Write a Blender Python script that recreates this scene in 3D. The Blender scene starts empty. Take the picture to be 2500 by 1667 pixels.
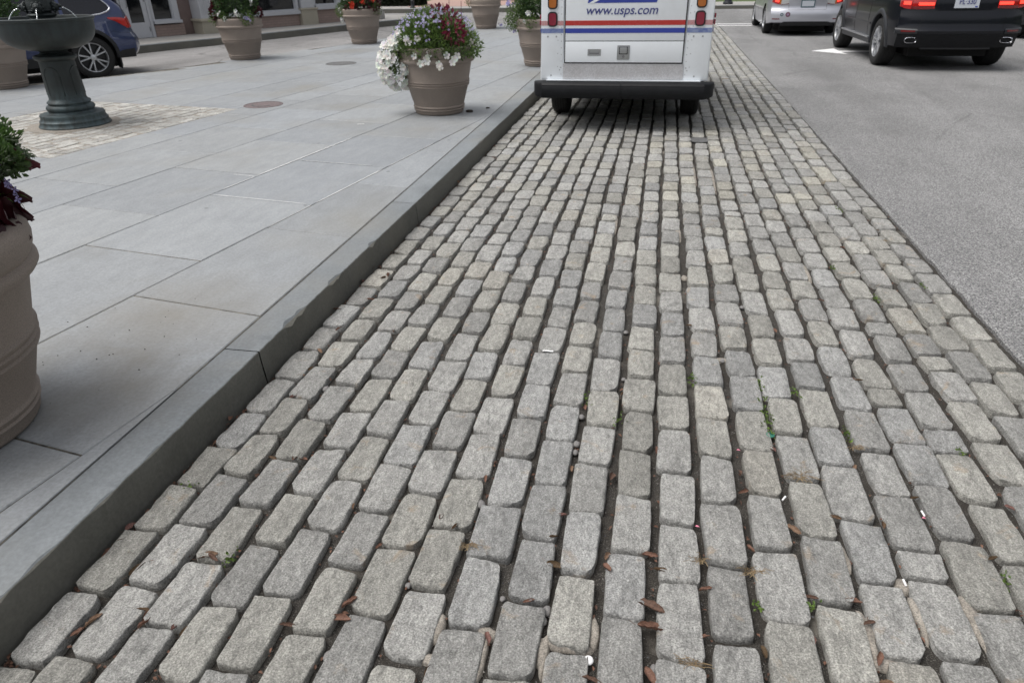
import bpy, bmesh, math, random, json
from mathutils import Vector, Matrix, noise
R=math.radians; PI=math.pi
random.seed(11)
scn=bpy.context.scene; COL=scn.collection
KZ=0.13   # height of the plaza above the setts

# ------------------------------------------------------------------ helpers
def link(o,parent=None):
    COL.objects.link(o)
    if parent: o.parent=parent
    return o
def meta(o,label=None,cat=None,group=None,kind=None):
    if label: o['label']=label
    if cat: o['category']=cat
    if group: o['group']=group
    if kind: o['kind']=kind
    return o
def thing(name,label,cat,loc=(0,0,0),rz=0,group=None):
    o=bpy.data.objects.new(name,None); link(o); o.location=loc; o.rotation_euler=(0,0,rz); o.empty_display_size=.1
    return meta(o,label,cat,group)
class MB:
    """collects verts/faces with an optional per-face material index and per-vertex colour"""
    def __init__(s): s.v=[]; s.f=[]; s.mi=[]; s.c=[]; s.col=(1,1,1)
    def add(s,vs,fs,mi=0,col=None):
        b=len(s.v); s.v+= [tuple(v) for v in vs]; c=col or s.col; s.c+=[c]*len(vs)
        s.f+=[tuple(b+i for i in f) for f in fs]; s.mi+=[mi]*len(fs)
    def box(s,x0,x1,y0,y1,z0,z1,mi=0,M=None,b=0):
        if b<=0:
            vs=[Vector((x,y,z)) for z in (z0,z1) for y in (y0,y1) for x in (x0,x1)]
            fs=[(0,2,3,1),(4,5,7,6),(0,1,5,4),(2,6,7,3),(0,4,6,2),(1,3,7,5)]
        else:
            bm=bmesh.new(); bmesh.ops.create_cube(bm,size=1)
            for v in bm.verts: v.co=Vector(((x0+x1)/2+v.co.x*(x1-x0),(y0+y1)/2+v.co.y*(y1-y0),(z0+z1)/2+v.co.z*(z1-z0)))
            bmesh.ops.bevel(bm,geom=bm.edges[:],offset=b,segments=2,affect='EDGES',profile=.6)
            bm.verts.index_update(); vs=[v.co.copy() for v in bm.verts]; fs=[[v.index for v in f.verts] for f in bm.faces]; bm.free()
        if M: vs=[M@v for v in vs]
        s.add(vs,fs,mi)
    def lathe(s,prof,seg=48,c=(0,0,0),mi=0,M=None,close=True):
        vs=[];fs=[];n=len(prof)
        for i in range(seg):
            a=2*PI*i/seg
            for r,z in prof: vs.append(Vector((c[0]+r*math.cos(a),c[1]+r*math.sin(a),c[2]+z)))
        for i in range(seg):
            j=(i+1)%seg
            for k in range(n-1): fs.append((i*n+k,j*n+k,j*n+k+1,i*n+k+1))
        if close:
            if prof[0][0]>1e-6: fs.append([i*n for i in range(seg)][::-1])
            if prof[-1][0]>1e-6: fs.append([i*n+n-1 for i in range(seg)])
        if M: vs=[M@v for v in vs]
        s.add(vs,fs,mi)
    def tube(s,pts,r,seg=8,mi=0,r2=None,close=False):
        pts=[Vector(p) for p in pts]; n=len(pts); vs=[];fs=[]
        up=Vector((0,0,1))
        for i,p in enumerate(pts):
            if close: t=(pts[(i+1)%n]-pts[i-1])
            else: t=(pts[min(i+1,n-1)]-pts[max(i-1,0)])
            t.normalize(); a=t.cross(up)
            if a.length<.05: a=t.cross(Vector((1,0,0)))
            a.normalize(); b=a.cross(t)
            rr=r if r2 is None else r+(r2-r)*i/(n-1)
            for k in range(seg):
                q=2*PI*k/seg; vs.append(p+a*math.cos(q)*rr+b*math.sin(q)*rr)
        m=n if close else n-1
        for i in range(m):
            j=(i+1)%n
            for k in range(seg): fs.append((i*seg+k,i*seg+(k+1)%seg,j*seg+(k+1)%seg,j*seg+k))
        if not close: fs.append(tuple(range(seg))[::-1]); fs.append(tuple((n-1)*seg+k for k in range(seg)))
        s.add(vs,fs,mi)
    def prism(s,outline,z0,z1,mi=0,M=None):
        n=len(outline); vs=[Vector((x,y,z0)) for x,y in outline]+[Vector((x,y,z1)) for x,y in outline]
        fs=[tuple(range(n))[::-1],tuple(range(n,2*n))]+[(i,(i+1)%n,n+(i+1)%n,n+i) for i in range(n)]
        if M: vs=[M@v for v in vs]
        s.add(vs,fs,mi)
    def build(s,name,mat,parent=None,smooth=None,color=False):
        me=bpy.data.meshes.new(name); me.from_pydata(s.v,[],s.f)
        ms=mat if isinstance(mat,(list,tuple)) else [mat]
        for m in ms: me.materials.append(m)
        if len(ms)>1: me.polygons.foreach_set('material_index',s.mi)
        if color:
            a=me.color_attributes.new('tone','FLOAT_COLOR','POINT')
            a.data.foreach_set('color',[k for c in s.c for k in (c[0],c[1],c[2],1)])
        if smooth is not None:
            me.polygons.foreach_set('use_smooth',[True]*len(me.polygons))
            if smooth<179: me.set_sharp_from_angle(angle=R(smooth))
        me.update()
        return link(bpy.data.objects.new(name,me),parent)

# ------------------------------------------------------------------ materials
def mat(name,col=(.5,.5,.5),rough=.6,metal=0,coat=0,emit=None,spec=None,trans=0,ior=None):
    m=bpy.data.materials.new(name); m.use_nodes=True; b=m.node_tree.nodes['Principled BSDF']
    b.inputs['Base Color'].default_value=(*col,1); b.inputs['Roughness'].default_value=rough; b.inputs['Metallic'].default_value=metal
    if coat: b.inputs['Coat Weight'].default_value=coat; b.inputs['Coat Roughness'].default_value=.05
    if emit: b.inputs['Emission Color'].default_value=(*emit[0],1); b.inputs['Emission Strength'].default_value=emit[1]
    if spec is not None: b.inputs['Specular IOR Level'].default_value=spec
    if trans: b.inputs['Transmission Weight'].default_value=trans
    if ior: b.inputs['IOR'].default_value=ior
    return m
class NT:
    def __init__(s,m): s.m=m; s.t=m.node_tree; s.n=s.t.nodes; s.b=s.n['Principled BSDF']; s.co=s.n.new('ShaderNodeTexCoord').outputs['Object']
    def L(s,a,b): s.t.links.new(a,b)
    def noise(s,scale,detail=4,rough=.55,dist=0,vec=None,map_=None):
        n=s.n.new('ShaderNodeTexNoise'); n.inputs['Scale'].default_value=scale; n.inputs['Detail'].default_value=detail; n.inputs['Roughness'].default_value=rough; n.inputs['Distortion'].default_value=dist
        v=vec or s.co
        if map_:
            mp=s.n.new('ShaderNodeMapping'); mp.inputs['Scale'].default_value=map_; s.L(v,mp.inputs[0]); v=mp.outputs[0]
        s.L(v,n.inputs['Vector']); return n.outputs['Fac']
    def vor(s,scale,feat='F1',out='Distance',vec=None):
        n=s.n.new('ShaderNodeTexVoronoi'); n.feature=feat; n.inputs['Scale'].default_value=scale; s.L(vec or s.co,n.inputs['Vector']); return n.outputs[out]
    def ramp(s,f,stops):
        r=s.n.new('ShaderNodeValToRGB'); e=r.color_ramp.elements
        while len(e)<len(stops): e.new(.5)
        for i,(p,c) in enumerate(stops): e[i].position=p; e[i].color=(*c,1) if len(c)==3 else c
        s.L(f,r.inputs[0]); return r.outputs[0]
    def mix(s,f,a,b,blend='MIX'):
        x=s.n.new('ShaderNodeMix'); x.data_type='RGBA'; x.blend_type=blend
        for sock,val in ((x.inputs[0],f),(x.inputs[6],a),(x.inputs[7],b)):
            if hasattr(val,'is_linked'): s.L(val,sock)
            elif isinstance(val,(int,float)): sock.default_value=val
            else: sock.default_value=(*val,1)
        return x.outputs[2]
    def math(s,op,a,b=0,c=None):
        x=s.n.new('ShaderNodeMath'); x.operation=op
        for i,val in enumerate((a,b) if c is None else (a,b,c)):
            if hasattr(val,'is_linked'): s.L(val,x.inputs[i])
            else: x.inputs[i].default_value=val
        return x.outputs[0]
    def attr(s,name='tone'):
        a=s.n.new('ShaderNodeAttribute'); a.attribute_name=name; return a.outputs['Color']
    def col(s,c): s.L(c,s.b.inputs['Base Color'])
    def rough(s,c): s.L(c,s.b.inputs['Roughness'])
    def bump(s,h,strength=.3,dist=.01,prev=None):
        b=s.n.new('ShaderNodeBump'); b.inputs['Strength'].default_value=strength; b.inputs['Distance'].default_value=dist; s.L(h,b.inputs['Height'])
        if prev: s.L(prev,b.inputs['Normal'])
        s.L(b.outputs[0],s.b.inputs['Normal']); return b.outputs[0]
G3=lambda v:(v,v,v)

# granite setts
M_sett=mat('granite',rough=.85); q=NT(M_sett)
g1=q.noise(210,3,.68); g2=q.noise(62,5,.68,.5,map_=(1,.5,1)); st=q.noise(9,4,.6,.6); big=q.noise(13,6,.65,.6,map_=(1,.5,1))
c=q.mix(1,q.attr(),q.ramp(g1,[(.33,G3(.50)),(.45,G3(.86)),(.54,G3(1.06)),(.67,G3(1.55))]),'MULTIPLY')
c=q.mix(1,c,q.ramp(g2,[(.30,G3(.68)),(.48,G3(1.0)),(.66,G3(1.28))]),'MULTIPLY')
c=q.mix(1,c,q.ramp(big,[(.28,G3(.74)),(.5,G3(1.02)),(.72,G3(1.2))]),'MULTIPLY')
c=q.mix(q.ramp(st,[(.62,G3(0)),(.76,G3(.5))]),c,(.37,.25,.13))
c=q.mix(q.ramp(q.noise(5,4,.6,.5),[(.70,G3(0)),(.80,G3(.5))]),c,(.09,.09,.09))
q.col(c)
b1=q.bump(q.noise(42,7,.75,.4,map_=(1,.55,1)),1.0,.013); q.bump(g1,.55,.0022,b1)
# gritty joints
M_sand=mat('joint_grit',rough=.95); q=NT(M_sand)
a=q.noise(260,3,.7); v=q.vor(170,out='Color')
c=q.ramp(a,[(.3,(.010,.009,.008)),(.5,(.035,.031,.026)),(.62,(.085,.078,.068)),(.70,(.30,.29,.27))])
c=q.mix(q.ramp(q.noise(9,4),[(.45,G3(0)),(.65,G3(.7))]),c,(.024,.019,.014))
c=q.mix(q.ramp(q.noise(2.3,4,.6,.3),[(.60,G3(0)),(.68,G3(.75))]),c,(.20,.185,.16))
q.col(c); q.bump(q.noise(200,4,.7),.9,.006)
M_mortar=mat('mortar',rough=.95); q=NT(M_mortar)
q.col(q.mix(1,q.ramp(q.noise(30,5,.65),[(.3,(.19,.17,.145)),(.6,(.33,.30,.26))]),q.ramp(q.noise(250,2),[(.35,G3(.6)),(.6,G3(1.15))]),'MULTIPLY')); q.bump(q.noise(90,5,.7),.6,.006)
# asphalt
M_asph=mat('asphalt',rough=.9); q=NT(M_asph)
a=q.vor(95,out='Color'); sp=q.noise(130,3,.75); big=q.noise(.6,5,.6,.3)
c=q.ramp(sp,[(.36,G3(.038)),(.46,(.142,.142,.144)),(.54,(.238,.236,.235)),(.66,(.44,.435,.425))])
c=q.mix(1,c,q.ramp(q.noise(1.1,4,.6,.4,map_=(1,.12,1)),[(.32,G3(.86)),(.62,G3(1.08))]),'MULTIPLY')
wv=q.noise(1.5,5,.7); cm=q.n.new('ShaderNodeCombineXYZ'); sx_=q.n.new('ShaderNodeSeparateXYZ'); q.L(q.co,sx_.inputs[0])
q.L(q.math('ADD',q.math('MULTIPLY',sx_.outputs[0],1.0),q.math('MULTIPLY',wv,.9)),cm.inputs[0]); q.L(q.math('ADD',q.math('MULTIPLY',sx_.outputs[1],.45),q.math('MULTIPLY',wv,.6)),cm.inputs[1])
ce=q.vor(.42,'DISTANCE_TO_EDGE',vec=cm.outputs[0]); msk=q.ramp(q.noise(.35,3),[(.46,G3(0)),(.56,G3(1))])
c=q.mix(q.math('MULTIPLY',q.ramp(ce,[(.0,G3(.40)),(.007,G3(0))]),msk),c,G3(.06))
c=q.mix(1,c,q.ramp(big,[(.3,G3(.84)),(.6,G3(1.08))]),'MULTIPLY')
c=q.mix(q.ramp(q.noise(9,5,.6,map_=(1,.25,1)),[(.66,G3(0)),(.74,G3(.3))]),c,G3(.1))
q.col(c); q.bump(sp,.8,.005)
M_asph2=mat('worn_asphalt',rough=.9); q=NT(M_asph2)
sp=q.noise(60,4,.7)
c=q.ramp(sp,[(.36,G3(.15)),(.5,(.225,.218,.215)),(.64,(.33,.325,.32))])
cr=q.vor(.55,'DISTANCE_TO_EDGE',vec=None)
c=q.mix(q.ramp(cr,[(.0,G3(.75)),(.012,G3(0))]),c,G3(.06))
c=q.mix(1,c,q.ramp(q.noise(.8,5,.6,.5,map_=(1,.35,1)),[(.35,G3(.74)),(.6,G3(1.1))]),'MULTIPLY')
q.col(c); q.bump(sp,.5,.004)
# bluestone slabs
def stone(name,lo,hi,rough=.7):
    m=mat(name,rough=rough); q=NT(m)
    n=q.noise(2.2,6,.62,.4); f=q.noise(75,4,.6); m2=q.noise(14,5,.6,.3,map_=(1,.35,1))
    c=q.mix(n,lo,hi); c=q.mix(1,c,q.attr(),'MULTIPLY')
    c=q.mix(1,c,q.ramp(f,[(.3,G3(.84)),(.7,G3(1.12))]),'MULTIPLY')
    c=q.mix(1,c,q.ramp(m2,[(.3,G3(.9)),(.7,G3(1.06))]),'MULTIPLY')
    c=q.mix(q.ramp(q.noise(.9,4,.5,.2),[(.52,G3(0)),(.75,G3(.5))]),c,(.21,.195,.16))
    for (sx,sy,sr) in ((-2.15,2.55,.62),(-1.95,1.95,.4)):
        dn=q.n.new('ShaderNodeVectorMath'); dn.operation='DISTANCE'; q.L(q.co,dn.inputs[0]); dn.inputs[1].default_value=(sx,sy,.13)
        ds=q.math('ADD',dn.outputs['Value'],q.math('MULTIPLY',q.noise(3.2,5,.65,.4),sr*1.3)); c=q.mix(q.ramp(q.math('DIVIDE',ds,sr*2.2),[(.25,G3(.55)),(.75,G3(0))]),c,(.17,.15,.115))
    c=q.mix(q.ramp(q.vor(2.1),[(.030,G3(.7)),(.042,G3(0))]),c,(.09,.095,.1))
    c=q.mix(q.ramp(q.vor(5.3),[(.032,G3(.45)),(.05,G3(0))]),c,(.13,.13,.135))
    q.col(c); b=q.bump(q.noise(30,5,.6),.25,.004); q.bump(f,.3,.0015,b)
    return m
M_slab=stone('bluestone',(.230,.241,.249),(.306,.316,.320),.6)
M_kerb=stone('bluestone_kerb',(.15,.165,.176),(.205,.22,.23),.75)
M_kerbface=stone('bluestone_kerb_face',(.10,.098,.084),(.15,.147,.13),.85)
M_joint=mat('slab_joint',rough=.9); q=NT(M_joint); q.col(q.ramp(q.noise(16,4,.6),[(.35,(.03,.028,.025)),(.52,(.10,.092,.075)),(.7,(.20,.18,.14))]))
M_white=mat('white_joint_filler',rough=.8); q=NT(M_white); q.col(q.ramp(q.noise(60,4,.7),[(.3,G3(.5)),(.5,G3(.75))]))
M_walk=stone('sidewalk_concrete',(.30,.29,.275),(.36,.35,.335),.85)
M_paint=mat('road_paint',rough=.7); q=NT(M_paint); q.col(q.ramp(q.noise(25,5,.7),[(.3,G3(.45)),(.45,G3(.78))]))
M_brickpath=mat('brick_path',rough=.85); q=NT(M_brickpath); q.col(q.ramp(q.noise(8,5,.6),[(.3,(.30,.19,.16)),(.7,(.42,.29,.25))]))
M_grass=mat('grass',rough=.9); q=NT(M_grass); q.col(q.ramp(q.noise(15,4,.7),[(.3,(.03,.05,.015)),(.7,(.08,.12,.03))]))
# pots
M_pot=mat('planter_resin',rough=.75); q=NT(M_pot)
f=q.noise(300,2,.7); c=q.mix(q.noise(5,4),(.215,.178,.15),(.265,.22,.188)); q.col(q.mix(1,c,q.ramp(f,[(.35,G3(.78)),(.65,G3(1.25))]),'MULTIPLY')); q.bump(f,.35,.0015)
M_soil=mat('soil',(.03,.022,.016),.95)
def leafmat(name,c1,c2,rough=.55,tr=.25):
    m=mat(name,rough=rough); q=NT(m); c=q.mix(1,q.ramp(q.noise(14,3),[(.3,c1),(.7,c2)]),q.attr(),'MULTIPLY'); q.col(c)
    t=q.n.new('ShaderNodeBsdfTranslucent'); q.L(c,t.inputs['Color']); mx=q.n.new('ShaderNodeMixShader'); mx.inputs[0].default_value=tr
    o=q.n['Material Output']; q.L(q.b.outputs[0],mx.inputs[1]); q.L(t.outputs[0],mx.inputs[2]); q.L(mx.outputs[0],o.inputs[0]); return m
M_leaf=leafmat('leaf_green',(.045,.085,.022),(.13,.20,.05))
M_leafd=leafmat('leaf_dark_green',(.018,.042,.014),(.05,.10,.025))
M_leafr=leafmat('leaf_maroon',(.035,.006,.010),(.085,.012,.02))
M_leafc=leafmat('leaf_crimson',(.09,.006,.02),(.22,.014,.05))
M_petw=leafmat('petal_white',(.72,.72,.68),(.85,.85,.82),.6,.3)
M_petl=leafmat('petal_lavender',(.42,.37,.66),(.60,.56,.82),.6,.3)
M_petr=leafmat('petal_red',(.6,.03,.01),(.75,.06,.02),.6,.2)
M_hedge=leafmat('leaf_hedge',(.006,.012,.005),(.02,.035,.012))
M_dead=leafmat('dead_leaf',(.085,.048,.032),(.22,.135,.095),.75,.15)
M_straw=leafmat('dry_grass',(.22,.15,.08),(.40,.30,.17),.8,.1)
# metals, paints
M_bronze=mat('patinated_bronze',rough=.55,metal=.35); q=NT(M_bronze)
geo=q.n.new('ShaderNodeNewGeometry'); sx=q.n.new('ShaderNodeSeparateXYZ'); q.L(q.co,sx.inputs[0])
c=q.mix(q.noise(6,5,.6),(.016,.019,.019),(.034,.039,.038))
mk=q.math('MULTIPLY',q.ramp(q.noise(9,5,.7,.4,map_=(1,1,.35)),[(.4,G3(.15)),(.62,G3(1))]),q.ramp(sx.outputs[2],[(.0,G3(.9)),(.30,G3(.65)),(.42,G3(.12)),(1.0,G3(.2))]))
q.col(q.mix(mk,c,(.085,.12,.13))); q.bump(q.noise(50,4,.6),.2,.003)
M_water=mat('water_jet',(.85,.9,.92),.05,trans=.6,ior=1.33)
M_pool=mat('water_pool',(.02,.025,.025),.03)
M_vanw=mat('truck_white_paint',(.56,.60,.64),.38,coat=.3); q=NT(M_vanw); q.col(q.mix(q.ramp(q.noise(6,6,.65,.3),[(.5,G3(0)),(.85,G3(.35))]),(.84,.875,.91),(.66,.67,.68)))
M_black=mat('black_rubber',(.012,.013,.015),.55)
M_bump=mat('bumper_rubber',rough=.6,spec=.3); q=NT(M_bump); q.col(q.ramp(q.noise(12,5,.7,map_=(1,1,4)),[(.4,(.003,.0034,.005)),(.75,(.009,.010,.012))]))
M_tyre=mat('tyre',(.014,.014,.014),.8)
M_under=mat('underbody',(.01,.01,.01),.9)
M_redp=mat('stripe_red',rough=.45); q=NT(M_redp); q.col(q.mix(q.ramp(q.noise(40,3),[(.55,G3(0)),(.8,G3(.25))]),(.47,.035,.03),(.6,.35,.33)))
M_bluep=mat('stripe_blue',(.035,.06,.34),.45)
M_redf=mat('stripe_red_faded',rough=.5); q=NT(M_redf); q.col(q.ramp(q.vor(160),[(.25,(.50,.11,.12)),(.5,(.55,.33,.34))]))
M_bluef=mat('stripe_blue_faded',rough=.5); q=NT(M_bluef); q.col(q.ramp(q.noise(30,4,.7),[(.35,(.10,.15,.38)),(.65,(.28,.33,.50))]))
M_navy=mat('lettering_blue',(.04,.05,.21),.5)
M_lensr=mat('lens_red',rough=.25,coat=.5); q=NT(M_lensr); q.col(q.ramp(q.vor(220),[(.2,(.30,.025,.05)),(.6,(.22,.02,.04))]))
M_lensa=mat('lens_amber',(.42,.13,.02),.3,coat=.5)
M_steel=mat('brushed_steel',(.42,.43,.44),.4,metal=.8)
M_dplate=mat('diamond_plate',rough=.5,metal=.25); q=NT(M_dplate)
mp=q.n.new('ShaderNodeMapping'); mp.inputs['Rotation'].default_value=(0,R(45),0); q.L(q.co,mp.inputs[0])
w=q.n.new('ShaderNodeTexChecker'); w.inputs['Scale'].default_value=62; q.L(mp.outputs[0],w.inputs[0])
v=q.noise(55,0,.5,map_=(1,1,3.2),vec=mp.outputs[0]); v2=q.noise(55,0,.5,map_=(3.2,1,1),vec=mp.outputs[0])
h=q.mix(w.outputs['Fac'],v,v2); q.col(q.mix(1,q.ramp(q.noise(5,5),[(.3,(.50,.49,.50)),(.7,(.60,.60,.62))]),q.ramp(h,[(.4,G3(.9)),(.62,G3(1.1))]),'MULTIPLY')); q.bump(h,.35,.003)
M_silver=mat('silver_paint',(.52,.53,.58),.3,metal=.5,coat=.8)
M_blackp=mat('black_paint',(.004,.005,.009),.28,coat=.35,spec=.3)
M_dgrey=mat('grey_cladding',(.022,.024,.028),.45)
M_bluecar=mat('blue_paint',(.028,.042,.115),.3,metal=.3,coat=1)
M_glass=mat('tinted_glass',(.012,.013,.018),.06,spec=.6)
M_chrome=mat('chrome',(.75,.76,.8),.15,metal=1)
M_alloy=mat('alloy',(.55,.56,.58),.3,metal=.8)
M_alloyd=mat('alloy_dark',(.02,.02,.022),.4,metal=.4)
M_tail=mat('tail_lens',(.34,.008,.010),.15,coat=1,emit=((1,.02,.01),.04))
M_taild=mat('tail_lens_dark',(.16,.008,.01),.15,coat=1)
M_brake=mat('brake_lamp_lit',(.8,.05,.04),.2,emit=((1,.06,.035),1.4))
M_clear=mat('clear_lens',(.5,.5,.5),.12,coat=1)
M_plate=mat('licence_plate',(.52,.55,.60),.45)
M_plated=mat('plate_frame',(.04,.10,.12),.5)
M_grey=mat('plain_grey',(.2,.2,.21),.5)
M_iron=mat('cast_iron',rough=.7,metal=.3); q=NT(M_iron); q.col(q.ramp(q.noise(40,4,.7),[(.35,(.11,.085,.085)),(.65,(.21,.17,.17))])); q.bump(q.vor(60),.6,.004)
M_irong=mat('cast_iron_grey',rough=.7,metal=.3); q=NT(M_irong); q.col(q.ramp(q.noise(40,4,.7),[(.35,G3(.09)),(.65,G3(.17))])); q.bump(q.vor(60),.6,.004)
M_lamp=mat('lamp_post_paint',(.012,.014,.02),.45)
M_wwood=mat('white_woodwork',rough=.55); q=NT(M_wwood); q.col(q.mix(q.noise(4,5),(.44,.45,.48),(.52,.53,.56)))
M_brick=mat('brick',rough=.85); q=NT(M_brick)
bt=q.n.new('ShaderNodeTexBrick'); bt.inputs['Scale'].default_value=1; bt.inputs['Brick Width'].default_value=.21; bt.inputs['Row Height'].default_value=.068; bt.inputs['Mortar Size'].default_value=.006
bt.inputs['Color1'].default_value=(.34,.255,.225,1); bt.inputs['Color2'].default_value=(.30,.225,.20,1); bt.inputs['Mortar'].default_value=(.24,.19,.17,1)
mp=q.n.new('ShaderNodeMapping'); mp.inputs['Rotation'].default_value=(R(90),0,0); q.L(q.co,mp.inputs[0]); q.L(mp.outputs[0],bt.inputs['Vector']); q.col(bt.outputs['Color'])
M_brickd=mat('brick_shade',rough=.85); q=NT(M_brickd); q.col(q.ramp(q.noise(3,4),[(.3,(.17,.125,.115)),(.7,(.22,.165,.15))]))
M_lime=mat('limestone',rough=.8); q=NT(M_lime); q.col(q.mix(q.noise(3,5,.6),(.34,.31,.25),(.42,.39,.32)))
M_pane=mat('shop_glass',(.006,.007,.008),.04,spec=.7)
M_curtain=mat('blind',(.16,.20,.22),.7)
M_litter=mat('white_plastic',(.8,.8,.8),.5)
M_green=mat('green_plastic',(.03,.16,.11),.4)
M_pink=mat('pink_petal',(.75,.25,.35),.6)
M_pebble=mat('pebble',rough=.7); q=NT(M_pebble); q.col(q.ramp(q.noise(12,3),[(.35,(.06,.065,.075)),(.65,(.30,.28,.26))]))
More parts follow.
